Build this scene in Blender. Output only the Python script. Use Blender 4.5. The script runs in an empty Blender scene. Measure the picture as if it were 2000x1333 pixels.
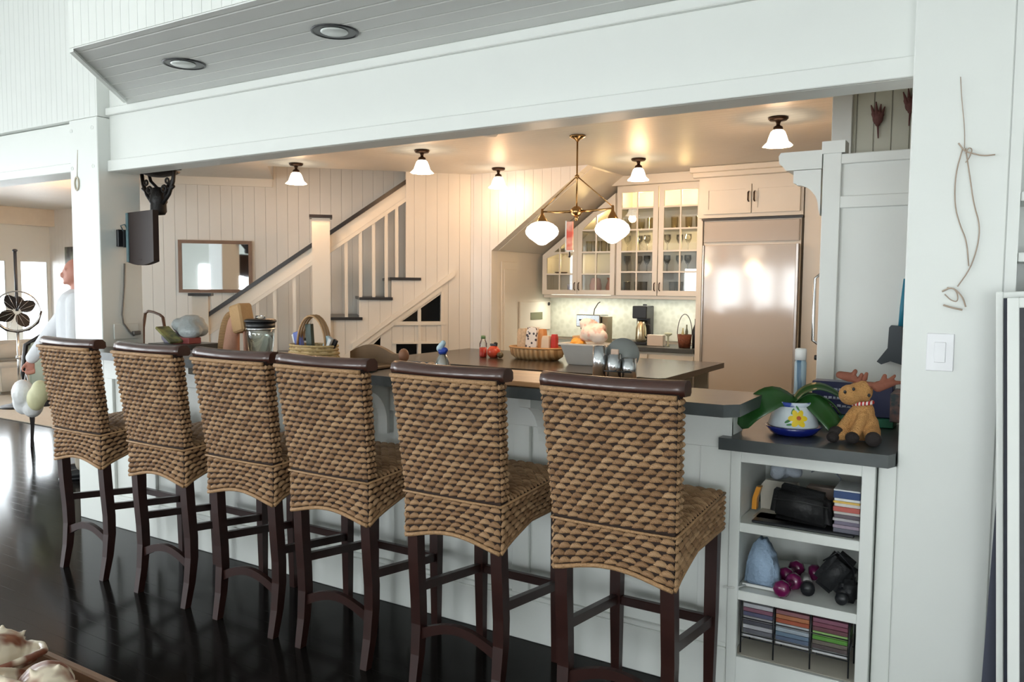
import bpy, bmesh, math, random
from mathutils import Vector, Matrix, Euler
PI = math.pi
S2 = math.sqrt(2)
sc = bpy.context.scene
COL = sc.collection

# ------------------------------------------------------------------ camera
F_PX, YAW, PITCH, ROLL, EYE = 1549.5, 0.5491, 0.0683, 0.0074, 1.56
def cam_matrix():
    cy, sy = math.cos(YAW), math.sin(YAW)
    cp, sp = math.cos(PITCH), math.sin(PITCH)
    cr, sr = math.cos(ROLL), math.sin(ROLL)
    R1 = Matrix(((cy, sy, 0), (-sy, cy, 0), (0, 0, 1)))
    A = Matrix(((1, 0, 0), (0, -sp, -cp), (0, cp, -sp)))
    B = Matrix(((cr, -sr, 0), (sr, cr, 0), (0, 0, 1)))
    R = B @ A @ R1
    rx, dn, fw = R[0], R[1], R[2]
    M = Matrix(((rx[0], -dn[0], -fw[0], 0), (rx[1], -dn[1], -fw[1], 0), (rx[2], -dn[2], -fw[2], EYE), (0, 0, 0, 1)))
    return M
cd = bpy.data.cameras.new('camera')
cd.sensor_width = 36.0
cd.lens = F_PX / 2000 * 36.0
cd.clip_start = 0.05
cam = bpy.data.objects.new('camera', cd)
COL.objects.link(cam)
cam.matrix_world = cam_matrix()
sc.camera = cam

# ------------------------------------------------------------------ world, daylight, exposure
w = bpy.data.worlds.new('sky')
sc.world = w
w.use_nodes = True
bg = w.node_tree.nodes['Background']
bg.inputs[0].default_value = (0.88, 0.95, 1.0, 1)
bg.inputs[1].default_value = 5.0
sc.view_settings.view_transform = 'Standard'
sc.view_settings.look = 'None'
sc.view_settings.gamma = 1.0
sc.view_settings.use_curve_mapping = False
sc.view_settings.exposure = 0.36
sc.cycles.max_bounces = 8
sc.cycles.diffuse_bounces = 4
sc.cycles.glossy_bounces = 4
sc.cycles.transmission_bounces = 6
sc.cycles.transparent_max_bounces = 8
sc.cycles.caustics_reflective = False
sc.cycles.caustics_refractive = False
sc.cycles.sample_clamp_indirect = 6.0

def area(name, loc, rot, sx, sy, power, color):
    l = bpy.data.lights.new(name, 'AREA')
    l.shape = 'RECTANGLE'; l.size = sx; l.size_y = sy; l.energy = power; l.color = color
    o = bpy.data.objects.new(name, l); COL.objects.link(o)
    o.location = loc; o.rotation_euler = rot
    return o
DAY = (0.94, 0.985, 1.0)
area('daylight_behind', (-3.2, -4.75, 1.75), (PI/2, 0, 0), 12.6, 3.1, 980, DAY)
area('daylight_left_doors', (-13.4, 4.2, 1.3), (0, -PI/2, 0), 2.4, 6.0, 330, DAY)
area('daylight_left_windows', (-9.3, -0.2, 1.6), (0, -PI/2, 0), 2.6, 5.4, 85, DAY)

def point(name, loc, power, color, r=0.04):
    l = bpy.data.lights.new(name, 'POINT')
    l.energy = power; l.color = color; l.shadow_soft_size = r
    o = bpy.data.objects.new(name, l); COL.objects.link(o); o.location = loc
    return o
WARM = (1.0, 0.56, 0.27)

# ------------------------------------------------------------------ materials
MATS = {}
def M(name, col, rough=0.5, metal=0.0, var=0.08, scale=9.0, bump=0.0, bscale=60.0, spec=0.5, coat=0.0):
    if name in MATS: return MATS[name]
    m = bpy.data.materials.new(name); m.use_nodes = True
    nt = m.node_tree; b = nt.nodes['Principled BSDF']
    b.inputs['Roughness'].default_value = rough
    b.inputs['Metallic'].default_value = metal
    b.inputs['Specular IOR Level'].default_value = spec
    b.inputs['Coat Weight'].default_value = coat
    tc = nt.nodes.new('ShaderNodeTexCoord')
    n = nt.nodes.new('ShaderNodeTexNoise'); n.inputs['Scale'].default_value = scale; n.inputs['Detail'].default_value = 3
    nt.links.new(tc.outputs['Object'], n.inputs['Vector'])
    mx = nt.nodes.new('ShaderNodeMix'); mx.data_type = 'RGBA'
    mx.inputs['A'].default_value = tuple(max(0, c*(1-var)) for c in col) + (1,)
    mx.inputs['B'].default_value = tuple(min(1, c*(1+var)) for c in col) + (1,)
    nt.links.new(n.outputs['Fac'], mx.inputs['Factor'])
    nt.links.new(mx.outputs['Result'], b.inputs['Base Color'])
    if bump > 0:
        n2 = nt.nodes.new('ShaderNodeTexNoise'); n2.inputs['Scale'].default_value = bscale
        nt.links.new(tc.outputs['Object'], n2.inputs['Vector'])
        bp = nt.nodes.new('ShaderNodeBump'); bp.inputs['Strength'].default_value = bump; bp.inputs['Distance'].default_value = 0.01
        nt.links.new(n2.outputs['Fac'], bp.inputs['Height'])
        nt.links.new(bp.outputs['Normal'], b.inputs['Normal'])
    MATS[name] = m
    return m
def ramp(nt, fac, stops):
    r = nt.nodes.new('ShaderNodeValToRGB')
    els = r.color_ramp.elements
    while len(els) < len(stops): els.new(0.5)
    for e, (p, c) in zip(els, stops):
        e.position = p; e.color = (c[0], c[1], c[2], 1) if isinstance(c, tuple) else (c, c, c, 1)
    nt.links.new(fac, r.inputs['Fac'])
    return r
def M_board(name, col, axis, pitch, groove=0.10, rough=0.45, depth=0.006, var=0.03, tint=0.72, per_board=0.0):
    """painted or stained boards: V grooves across the given axis (object space)"""
    if name in MATS: return MATS[name]
    m = bpy.data.materials.new(name); m.use_nodes = True
    nt = m.node_tree; b = nt.nodes['Principled BSDF']; b.inputs['Roughness'].default_value = rough
    tc = nt.nodes.new('ShaderNodeTexCoord')
    dp = nt.nodes.new('ShaderNodeVectorMath'); dp.operation = 'DOT_PRODUCT'
    nt.links.new(tc.outputs['Object'], dp.inputs[0]); dp.inputs[1].default_value = tuple(a/pitch for a in axis)
    fr = nt.nodes.new('ShaderNodeMath'); fr.operation = 'FRACT'; nt.links.new(dp.outputs['Value'], fr.inputs[0])
    g = ramp(nt, fr.outputs[0], [(0.0, 0.0), (groove/2, 1.0), (1-groove/2, 1.0), (1.0, 0.0)])
    bp = nt.nodes.new('ShaderNodeBump'); bp.inputs['Strength'].default_value = 1.0; bp.inputs['Distance'].default_value = depth
    nt.links.new(g.outputs['Color'], bp.inputs['Height']); nt.links.new(bp.outputs['Normal'], b.inputs['Normal'])
    mx = nt.nodes.new('ShaderNodeMix'); mx.data_type = 'RGBA'
    mx.inputs['A'].default_value = tuple(c*tint for c in col) + (1,)  # a dark tint paints the shade of the gap into the groove colour
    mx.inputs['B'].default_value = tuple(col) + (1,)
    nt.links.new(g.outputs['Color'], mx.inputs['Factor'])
    n = nt.nodes.new('ShaderNodeTexNoise'); n.inputs['Scale'].default_value = 3
    nt.links.new(tc.outputs['Object'], n.inputs['Vector'])
    m2 = nt.nodes.new('ShaderNodeMix'); m2.data_type = 'RGBA'; m2.blend_type = 'MULTIPLY'; m2.inputs['Factor'].default_value = 1
    rr = ramp(nt, n.outputs['Fac'], [(0.2, 1-var*2), (0.8, 1.0)])
    nt.links.new(mx.outputs['Result'], m2.inputs['A']); nt.links.new(rr.outputs['Color'], m2.inputs['B'])
    out = m2.outputs['Result']
    if per_board > 0:
        fl = nt.nodes.new('ShaderNodeMath'); fl.operation = 'FLOOR'; nt.links.new(dp.outputs['Value'], fl.inputs[0])
        wn = nt.nodes.new('ShaderNodeTexWhiteNoise'); wn.noise_dimensions = '1D'; nt.links.new(fl.outputs[0], wn.inputs['W'])
        r3 = ramp(nt, wn.outputs['Value'], [(0, 1-per_board), (1, 1.0)])
        m3 = nt.nodes.new('ShaderNodeMix'); m3.data_type = 'RGBA'; m3.blend_type = 'MULTIPLY'; m3.inputs['Factor'].default_value = 1
        nt.links.new(out, m3.inputs['A']); nt.links.new(r3.outputs['Color'], m3.inputs['B']); out = m3.outputs['Result']
    nt.links.new(out, b.inputs['Base Color'])
    MATS[name] = m
    return m
def M_emit(name, col, strength):
    if name in MATS: return MATS[name]
    m = bpy.data.materials.new(name); m.use_nodes = True
    b = m.node_tree.nodes['Principled BSDF']
    b.inputs['Base Color'].default_value = (0.9, 0.88, 0.84, 1)
    nt = m.node_tree
    lw = nt.nodes.new('ShaderNodeLayerWeight'); lw.inputs['Blend'].default_value = 0.35
    r = ramp(nt, lw.outputs['Facing'], [(0.0, col), (1.0, tuple(c*0.75 for c in col))])
    nt.links.new(r.outputs['Color'], b.inputs['Emission Color'])
    b.inputs['Emission Strength'].default_value = strength
    MATS[name] = m
    return m
def M_glass(name, col=(1, 1, 1), rough=0.02, thin=True, alpha_mix=0.82, refl=0.9):
    """thin glass: mostly lets light through, with a clear reflection"""
    if name in MATS: return MATS[name]
    m = bpy.data.materials.new(name); m.use_nodes = True
    nt = m.node_tree; nt.nodes.clear()
    out = nt.nodes.new('ShaderNodeOutputMaterial')
    tr = nt.nodes.new('ShaderNodeBsdfTransparent'); tr.inputs[0].default_value = tuple(col) + (1,)
    gl = nt.nodes.new('ShaderNodeBsdfGlossy'); gl.inputs['Roughness'].default_value = rough
    n = nt.nodes.new('ShaderNodeTexNoise'); n.inputs['Scale'].default_value = 4
    fr = nt.nodes.new('ShaderNodeFresnel'); fr.inputs['IOR'].default_value = 1.5
    ad = nt.nodes.new('ShaderNodeMath'); ad.operation = 'MULTIPLY_ADD'; ad.inputs[1].default_value = refl; ad.inputs[2].default_value = max(0, 1-alpha_mix-0.1)
    nt.links.new(fr.outputs[0], ad.inputs[0])
    mx = nt.nodes.new('ShaderNodeMixShader'); nt.links.new(ad.outputs[0], mx.inputs[0])
    nt.links.new(tr.outputs[0], mx.inputs[1]); nt.links.new(gl.outputs[0], mx.inputs[2])
    nt.links.new(mx.outputs[0], out.inputs['Surface'])
    MATS[name] = m
    return m
def M_spots(name, c1, c2, scale, lo, hi, rough=0.5, kind='noise', bump=0.0):
    if name in MATS: return MATS[name]
    m = bpy.data.materials.new(name); m.use_nodes = True
    nt = m.node_tree; b = nt.nodes['Principled BSDF']; b.inputs['Roughness'].default_value = rough
    tc = nt.nodes.new('ShaderNodeTexCoord')
    if kind == 'noise':
        n = nt.nodes.new('ShaderNodeTexNoise'); n.inputs['Scale'].default_value = scale; fac = n.outputs['Fac']
    elif kind == 'voronoi':
        n = nt.nodes.new('ShaderNodeTexVoronoi'); n.inputs['Scale'].default_value = scale; fac = n.outputs['Distance']
    else:
        n = nt.nodes.new('ShaderNodeTexWave'); n.inputs['Scale'].default_value = scale; n.inputs['Distortion'].default_value = 1.5
        n.bands_direction = 'Z' if kind == 'wavez' else 'X'; fac = n.outputs['Fac']
    nt.links.new(tc.outputs['Object'], n.inputs['Vector'])
    r = ramp(nt, fac, [(lo, c1), (hi, c2)])
    nt.links.new(r.outputs['Color'], b.inputs['Base Color'])
    if bump > 0:
        bp = nt.nodes.new('ShaderNodeBump'); bp.inputs['Strength'].default_value = bump; bp.inputs['Distance'].default_value = 0.008
        nt.links.new(fac, bp.inputs['Height']); nt.links.new(bp.outputs['Normal'], b.inputs['Normal'])
    MATS[name] = m
    return m
def M_strand():
    if 'seagrass' in MATS: return MATS['seagrass']
    m = bpy.data.materials.new('seagrass'); m.use_nodes = True
    nt = m.node_tree; b = nt.nodes['Principled BSDF']; b.inputs['Roughness'].default_value = 0.62
    ge = nt.nodes.new('ShaderNodeNewGeometry')
    r = ramp(nt, ge.outputs['Random Per Island'], [(0.0, (0.26, 0.135, 0.060)), (0.5, (0.36, 0.20, 0.094)), (1.0, (0.48, 0.29, 0.15))])
    tc = nt.nodes.new('ShaderNodeTexCoord')
    wv = nt.nodes.new('ShaderNodeTexWave'); wv.inputs['Scale'].default_value = 90; wv.inputs['Distortion'].default_value = 3; wv.bands_direction = 'DIAGONAL'
    nt.links.new(tc.outputs['Object'], wv.inputs['Vector'])
    r2 = ramp(nt, wv.outputs['Fac'], [(0, 0.72), (1, 1.0)])
    mx = nt.nodes.new('ShaderNodeMix'); mx.data_type = 'RGBA'; mx.blend_type = 'MULTIPLY'; mx.inputs['Factor'].default_value = 1
    nt.links.new(r.outputs['Color'], mx.inputs['A']); nt.links.new(r2.outputs['Color'], mx.inputs['B'])
    nt.links.new(mx.outputs['Result'], b.inputs['Base Color'])
    bp = nt.nodes.new('ShaderNodeBump'); bp.inputs['Strength'].default_value = 0.5; bp.inputs['Distance'].default_value = 0.003
    nt.links.new(wv.outputs['Fac'], bp.inputs['Height']); nt.links.new(bp.outputs['Normal'], b.inputs['Normal'])
    MATS['seagrass'] = m
    return m
D1 = (1/S2, 1/S2, 0)
WHITE = M('white_paint', (0.74, 0.76, 0.73), 0.42, var=0.015)
CREAM = M('cream_paint', (0.76, 0.73, 0.66), 0.4, var=0.015)
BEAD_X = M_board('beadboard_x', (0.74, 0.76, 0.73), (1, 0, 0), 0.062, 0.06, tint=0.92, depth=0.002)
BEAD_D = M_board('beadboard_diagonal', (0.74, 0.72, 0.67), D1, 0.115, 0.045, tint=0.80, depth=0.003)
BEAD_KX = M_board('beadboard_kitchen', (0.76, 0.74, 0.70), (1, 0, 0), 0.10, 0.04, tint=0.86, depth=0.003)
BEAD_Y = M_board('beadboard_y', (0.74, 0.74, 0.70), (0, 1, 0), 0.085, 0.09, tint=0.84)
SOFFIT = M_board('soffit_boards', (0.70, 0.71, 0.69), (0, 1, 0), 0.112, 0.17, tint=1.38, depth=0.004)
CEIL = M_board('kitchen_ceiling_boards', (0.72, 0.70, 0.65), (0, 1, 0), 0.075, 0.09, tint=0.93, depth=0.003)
FLOORM = M_board('ebony_floor_boards', (0.0125, 0.011, 0.010), (0, 1, 0), 0.085, 0.025, rough=0.13, tint=0.6, depth=0.00008, var=0.2, per_board=0.35)
FLOORM.node_tree.nodes['Principled BSDF'].inputs['Specular IOR Level'].default_value = 0.09
SLATE = M('slate_counter', (0.062, 0.07, 0.072), 0.30, var=0.35, scale=14)
DARKWOOD = M('mahogany', (0.026, 0.008, 0.006), 0.36, var=0.35, scale=18, spec=0.35)
BLACKWOOD = M('ebony_trim', (0.014, 0.010, 0.009), 0.3, var=0.3)
BASEWEAVE = M('weave_base', (0.020, 0.008, 0.004), 0.85, var=0.3, scale=60)  # kept near black to paint in the shadow between the strands
TWINE = M('seagrass_braid', (0.36, 0.205, 0.095), 0.65, var=0.35, scale=120, bump=0.6, bscale=200)
BLACK = M('black_plastic', (0.012, 0.013, 0.016), 0.35, var=0.2)
IRON = M('black_iron', (0.014, 0.012, 0.012), 0.5, 0.3, var=0.3, bump=0.3)
BRONZE = M('oil_rubbed_bronze', (0.045, 0.022, 0.012), 0.38, 0.8, var=0.3)
BRASS = M('aged_brass', (0.42, 0.26, 0.11), 0.24, 1.0, var=0.12)
STEEL = M('brushed_steel', (0.62, 0.64, 0.66), 0.22, 1.0, var=0.08, scale=30)
SHADE = M_emit('lit_opal_glass', (1.0, 0.86, 0.66), 5.0)
GLOBE = M_emit('lit_opal_globe', (1.0, 0.90, 0.76), 4.2)
GLASS = M_glass('clear_glass', (0.97, 0.99, 0.98), 0.02, alpha_mix=0.84)
PANE = M_glass('window_glass', (0.98, 0.99, 1.0), 0.01, alpha_mix=0.88)
PAPER = M('white_paper', (0.72, 0.72, 0.70), 0.7, var=0.05)

# ------------------------------------------------------------------ geometry helpers
class G:
    """collects shapes in world (or thing-local) metres; put() links them as ONE mesh object"""
    def __init__(s, off=(0, 0, 0)):
        s.bm = bmesh.new(); s.off = Vector(off)
    def _add(s, verts, faces):
        vs = [s.bm.verts.new(Vector(v) - s.off) for v in verts]
        for f in faces:
            try: s.bm.faces.new([vs[i] for i in f])
            except ValueError: pass
        return vs
    def box(s, x0, x1, y0, y1, z0, z1, bev=0.0, mat=None, seg=1):
        tmp = bmesh.new()
        vs = [tmp.verts.new((x, y, z)) for z in (z0, z1) for y in (y0, y1) for x in (x0, x1)]
        for f in ((0, 2, 3, 1), (4, 5, 7, 6), (0, 1, 5, 4), (2, 6, 7, 3), (0, 4, 6, 2), (1, 3, 7, 5)):
            tmp.faces.new([vs[i] for i in f])
        if bev > 0: bmesh.ops.bevel(tmp, geom=list(tmp.edges), offset=bev, segments=seg, affect='EDGES')
        s.merge(tmp, mat); return s
    def merge(s, tmp, mat=None):
        tmp.verts.index_update()
        vm = [s.bm.verts.new((mat @ v.co if mat else v.co) - s.off) for v in tmp.verts]
        for f in tmp.faces:
            try:
                nf = s.bm.faces.new([vm[v.index] for v in f.verts]); nf.smooth = f.smooth
            except ValueError: pass
        tmp.free()
    def lathe(s, prof, c=(0, 0, 0), seg=24, mat=None, rmod=None):
        """prof: list of (radius, z)"""
        c = Vector(c); rows = []
        for r, z in prof:
            if r < 1e-5: rows.append([Vector((0, 0, z))]); continue
            rows.append([Vector(((r*(rmod(a, z) if rmod else 1))*math.cos(a), (r*(rmod(a, z) if rmod else 1))*math.sin(a), z)) for a in (2*PI*i/seg for i in range(seg))])
        T = (lambda v: (mat @ v) + c) if mat else (lambda v: v + c)
        bmv = [[s.bm.verts.new(T(v) - s.off) for v in row] for row in rows]
        for a, b in zip(bmv, bmv[1:]):
            for i in range(seg):
                j = (i+1) % seg
                q = [a[i % len(a)], a[j % len(a)], b[j % len(b)], b[i % len(b)]]
                q2 = []
                for v in q:
                    if v not in q2: q2.append(v)
                if len(q2) >= 3:
                    try: s.bm.faces.new(q2).smooth = True
                    except ValueError: pass
        return s
    def tube(s, pts, r, seg=8, closed=False, flat=1.0):
        pts = [Vector(p) for p in pts]; n = len(pts)
        rs = r if isinstance(r, (list, tuple)) else [r]*n
        rings = []; up = None
        for i, p in enumerate(pts):
            if closed: t = pts[(i+1) % n] - pts[i-1]
            else: t = pts[min(i+1, n-1)] - pts[max(i-1, 0)]
            t.normalize()
            if up is None: up = Vector((0, 0, 1)) if abs(t.z) < 0.9 else Vector((0, 1, 0))
            x = t.cross(up)
            if x.length < 1e-6: x = t.orthogonal()
            x.normalize(); y = x.cross(t).normalized(); up = y
            rings.append([s.bm.verts.new(p + (x*math.cos(a) + y*math.sin(a)*flat)*rs[i] - s.off) for a in (2*PI*k/seg for k in range(seg))])
        m = n if closed else n-1
        for i in range(m):
            a, b = rings[i], rings[(i+1) % n]
            for k in range(seg):
                try: s.bm.faces.new([a[k], a[(k+1) % seg], b[(k+1) % seg], b[k]]).smooth = True
                except ValueError: pass
        if not closed:
            for ring in (rings[0], rings[-1]):
                try: s.bm.faces.new(ring)
                except ValueError: pass
        return s
    def bar(s, pts, w, d, taper=None):
        """rectangular section bar through points; w along x, d along y (section stays axis aligned)"""
        rings = []
        for i, p in enumerate(pts):
            k = taper[i] if taper else 1.0
            p = Vector(p)
            rings.append([s.bm.verts.new(p + Vector((a*w/2*k, b*d/2*k, 0)) - s.off) for a, b in ((-1, -1), (1, -1), (1, 1), (-1, 1))])
        for a, b in zip(rings, rings[1:]):
            for k in range(4): s.bm.faces.new([a[k], a[(k+1) % 4], b[(k+1) % 4], b[k]])
        s.bm.faces.new(rings[0][::-1]); s.bm.faces.new(rings[-1])
        return s
    def ell(s, c, r, seg=12, rings=8, rot=None):
        tmp = bmesh.new()
        bmesh.ops.create_uvsphere(tmp, u_segments=seg, v_segments=rings, radius=1.0)
        mt = Matrix.Translation(Vector(c)) @ (rot.to_matrix().to_4x4() if rot else Matrix.Identity(4)) @ Matrix.Diagonal(Vector((r[0], r[1], r[2], 1)))
        for f in tmp.faces: f.smooth = True
        s.merge(tmp, mt); return s
    def caps(s, p0, p1, r0, r1, seg=14):
        """tapered capsule"""
        p0 = Vector(p0); p1 = Vector(p1); d = p1-p0; L = max(d.length, 1e-5)
        q = Vector((0, 0, 1)).rotation_difference(d.normalized()).to_matrix()
        prof = [(r0*math.cos(a), r0*math.sin(a)) for a in [-PI/2 + PI/2*i/4 for i in range(5)]] + [(r1*math.cos(a), L + r1*math.sin(a)) for a in [PI/2*i/4 for i in range(5)]]
        prof[0] = (0, prof[0][1]); prof[-1] = (0, prof[-1][1])
        return s.lathe(prof, p0, seg, q)
    def prism(s, poly, axis, a0, a1):
        """poly in the two other axes; extruded along axis between a0 and a1. axis: 'x','y','z','v'"""
        def P(p, a):
            if axis == 'y': return (p[0], a, p[1])
            if axis == 'x': return (a, p[0], p[1])
            if axis == 'z': return (p[0], p[1], a)
            if axis == 'v': return ((p[0]-a)/S2, (p[0]+a)/S2, p[1])
        n = len(poly)
        vs = s._add([P(p, a0) for p in poly] + [P(p, a1) for p in poly], [])
        s.bm.faces.new(vs[:n]); s.bm.faces.new(vs[n:][::-1])
        for i in range(n):
            j = (i+1) % n
            s.bm.faces.new([vs[i], vs[j], vs[n+j], vs[n+i]])
        return s
    def dbox(s, u0, u1, v0, v1, z0, z1):
        return s.prism([(u0, z0), (u1, z0), (u1, z1), (u0, z1)], 'v', v0, v1)
    def put(s, name, mat, parent=None, smooth=False, label=None, cat=None, group=None, kind=None, subsurf=0, remesh=0, recenter=None, sm=0):
        bmesh.ops.recalc_face_normals(s.bm, faces=s.bm.faces)
        me = bpy.data.meshes.new(name); s.bm.to_mesh(me); s.bm.free()
        if smooth:
            for p in me.polygons: p.use_smooth = True
        o = bpy.data.objects.new(name, me); COL.objects.link(o)
        if remesh or subsurf or sm:
            if remesh:
                r = o.modifiers.new('r', 'REMESH'); r.mode = 'VOXEL'; r.voxel_size = remesh; r.use_smooth_shade = True
            if sm:
                k = o.modifiers.new('k', 'SMOOTH'); k.factor = 0.5; k.iterations = sm
            if subsurf:
                k = o.modifiers.new('s', 'SUBSURF'); k.levels = subsurf; k.render_levels = subsurf
            dg = bpy.context.evaluated_depsgraph_get(); dg.update()
            nm = bpy.data.meshes.new_from_object(o.evaluated_get(dg))
            o.modifiers.clear(); o.data = nm; nm.name = name
            if subsurf or remesh:
                for p in nm.polygons: p.use_smooth = True
            me = nm
        if mat: me.materials.clear(); me.materials.append(mat)
        if parent: o.parent = parent
        else:
            if recenter is not False and kind != 'structure':
                xs = [v.co for v in me.vertices]
                if xs:
                    c = Vector(((min(v.x for v in xs)+max(v.x for v in xs))/2, (min(v.y for v in xs)+max(v.y for v in xs))/2, min(v.z for v in xs)))
                    me.transform(Matrix.Translation(-c)); o.location = c + s.off
        if label: o['label'] = label
        if cat: o['category'] = cat
        if group: o['group'] = group
        if kind: o['kind'] = kind
        return o
def thing(name, label, cat, loc=(0, 0, 0), rotz=0, group=None):
    o = bpy.data.objects.new(name, None); COL.objects.link(o); o.empty_display_size = 0.1
    o.location = loc; o.rotation_euler = (0, 0, rotz); o['label'] = label; o['category'] = cat
    if group: o['group'] = group
    return o
def dup(root, loc, rotz=None, label=None, group=None):
    kids = [c for c in COL.objects if c.parent == root]
    r = root.copy(); COL.objects.link(r); r.location = loc
    if rotz is not None: r.rotation_euler = (0, 0, rotz)
    if label: r['label'] = label
    if group: r['group'] = group
    for ch in kids:
        sub = [c for c in COL.objects if c.parent == ch]
        c = ch.copy(); COL.objects.link(c); c.parent = r
        for g in sub:
            d = g.copy(); COL.objects.link(d); d.parent = c
    return r
def struct(name, g, mat, **k):
    return g.put(name, mat, kind='structure', **k)
def holed(name, outer, holes, thick, mat, place, parent=None, **k):
    """flat slab with holes, drawn in (a,b), extruded by thick; place = matrix to world"""
    cu = bpy.data.curves.new(name, 'CURVE'); cu.dimensions = '2D'; cu.fill_mode = 'BOTH'; cu.extrude = thick/2
    for poly in [outer]+holes:
        sp = cu.splines.new('POLY'); sp.points.add(len(poly)-1); sp.use_cyclic_u = True
        for p, q in zip(sp.points, poly): p.co = (q[0], q[1], 0, 1)
    t = bpy.data.objects.new('tmp', cu); COL.objects.link(t)
    dg = bpy.context.evaluated_depsgraph_get(); dg.update()
    me = bpy.data.meshes.new_from_object(t.evaluated_get(dg))
    bpy.data.objects.remove(t); bpy.data.curves.remove(cu)
    me.transform(place); me.materials.clear(); me.materials.append(mat); me.name = name
    bm = bmesh.new(); bm.from_mesh(me); bmesh.ops.remove_doubles(bm, verts=bm.verts, dist=1e-5); bmesh.ops.recalc_face_normals(bm, faces=bm.faces); bm.to_mesh(me); bm.free()
    o = bpy.data.objects.new(name, me); COL.objects.link(o)
    if parent: o.parent = parent
    for a, b in k.items():
        o[a] = b
    return o
def pl_y(Y):       # (a,b) -> (x=a, y=Y, z=b)
    return Matrix(((1, 0, 0, 0), (0, 0, -1, Y), (0, 1, 0, 0), (0, 0, 0, 1)))
def pl_x(X):       # (a,b) -> (x=X, y=a, z=b)
    return Matrix(((0, 0, 1, X), (1, 0, 0, 0), (0, 1, 0, 0), (0, 0, 0, 1)))
def pl_v(V):       # (a,b) -> u=a, z=b on the diagonal plane v=V
    return Matrix(((1/S2, 0, 1/S2, -V/S2), (1/S2, 0, -1/S2, V/S2), (0, 1, 0, 0), (0, 0, 0, 1)))
def rect(a0, a1, b0, b1): return [(a0, b0), (a1, b0), (a1, b1), (a0, b1)]
def UV(u, v, z=0): return ((u-v)/S2, (u+v)/S2, z)
rnd = random.Random(7)

# ================================================================== SETTING
struct('floor', G().box(-16, 3.0, -4.6, 10.5, -0.1, 0.0), FLOORM)
# living-room side behind and beside the camera
struct('floor_bounce_rug', G().box(-8.2, 2.4, -4.2, 0.15, 0.0, 0.012), M('bounce_cream', (0.78, 0.77, 0.73), 0.95, var=0.08, scale=30))  # unseen pale rug, added to bounce daylight up onto the soffit
wx = [(-6.9, -6.3), (-5.95, -5.3), (-5.1, -4.55), (-4.35, -3.8), (-3.4, -2.9), (-1.25, -0.85), (0.25, 0.6), (1.0, 1.7), (1.85, 2.5)]  # the two rightmost are unseen windows, added for more fill light
wins = [rect(a, b, 0.55, 2.05) for a, b in wx]
his = [rect(a, b, 2.45, 3.25) for a, b in wx[:0]]
holed('wall_behind', rect(-9.2, 3.0, 0, 3.7), wins, 0.12, WHITE, pl_y(-4.5), kind='structure')
struct('wall_right', G().box(2.6, 2.72, -4.5, 3.3, 0, 3.7), WHITE)
holed('wall_left', rect(-4.5, 2.9, 0, 3.7), [rect(-3.0, -1.9, 0.3, 2.6), rect(-1.6, -0.5, 0.3, 2.6), rect(-0.2, 0.9, 0.3, 2.6), rect(1.2, 2.3, 0.3, 2.6)], 0.12, WHITE, pl_x(-9.0), kind='structure')
struct('ceiling', G().box(-9.1, 2.7, -4.55, 3.1, 3.6, 3.7), M_board('living_ceiling_boards', (0.74, 0.75, 0.73), (0, 1, 0), 0.11, 0.08))
# wall plane over the bar opening
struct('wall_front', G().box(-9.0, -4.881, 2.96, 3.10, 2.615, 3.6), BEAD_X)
struct('wall_front_right', G().box(-4.880, -4.3, 3.042, 3.12, 2.669, 3.6), WHITE)
# bulkhead with the lowered board soffit, cut off at 45 degrees at its left end
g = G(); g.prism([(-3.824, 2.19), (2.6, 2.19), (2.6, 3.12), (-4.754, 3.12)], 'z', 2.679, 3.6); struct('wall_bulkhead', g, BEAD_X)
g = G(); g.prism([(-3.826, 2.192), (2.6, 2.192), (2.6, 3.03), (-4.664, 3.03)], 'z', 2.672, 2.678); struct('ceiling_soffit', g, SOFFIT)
g = G()
g.prism([(-3.824, 2.190), (-3.79, 2.190), (-4.55, 2.95), (-4.584, 2.95)], 'z', 2.658, 2.6715); struct('trim_1', g, WHITE)
# beams
g = G(); g.box(-4.885, -0.27, 3.04, 3.19, 2.275, 2.668, 0.004); struct('wall_beam', g, WHITE)
g = G(); g.box(-4.88, -0.27, 3.018, 3.04, 2.275, 2.345, 0.003); struct('trim_2', g, WHITE)
g = G(); g.box(-4.879, 2.6, 3.010, 3.04, 2.625, 2.6715, 0.004); struct('trim_3', g, WHITE)
g = G(); g.box(-9.0, -5.188, 3.0, 3.19, 2.292, 2.61, 0.004); g.box(-9.0, -5.188, 2.985, 3.0, 2.292, 2.35, 0.003); struct('wall_beam_left', g, WHITE)
# left post
g = G(); g.box(-5.19, -4.88, 2.955, 3.24, 0, 2.612, 0.004); struct('wall_post', g, WHITE)
g = G()
for x in (-5.165, -4.93):
    for z in (2.545, 2.305):
        g.lathe([(0, -0.004), (0.011, -0.003), (0.013, 0.0)], (x, 2.953, z), 12, Matrix.Rotation(PI/2, 3, 'X'))
g.put('bolt_covers', WHITE, label='small round plugs on the face of the white left post', cat='plug')
# right pillar and walls over the right part
g = G(); g.box(-0.27, 0.012, 2.96, 3.24, 0, 2.70, 0.004); struct('wall_pillar', g, WHITE)
g = G(); g.box(-0.33, -0.27, 2.975, 3.24, 0, 0.955, 0.003); struct('trim_4', g, WHITE)
g = G(); g.box(-0.30, 0.03, 2.945, 2.962, 0.0, 0.11, 0.003); struct('baseboard_right', g, BLACKWOOD)
g = G(); g.box(0.0, 2.6, 3.2, 3.3, 0, 3.6); struct('wall_bookcase', g, WHITE)
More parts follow.
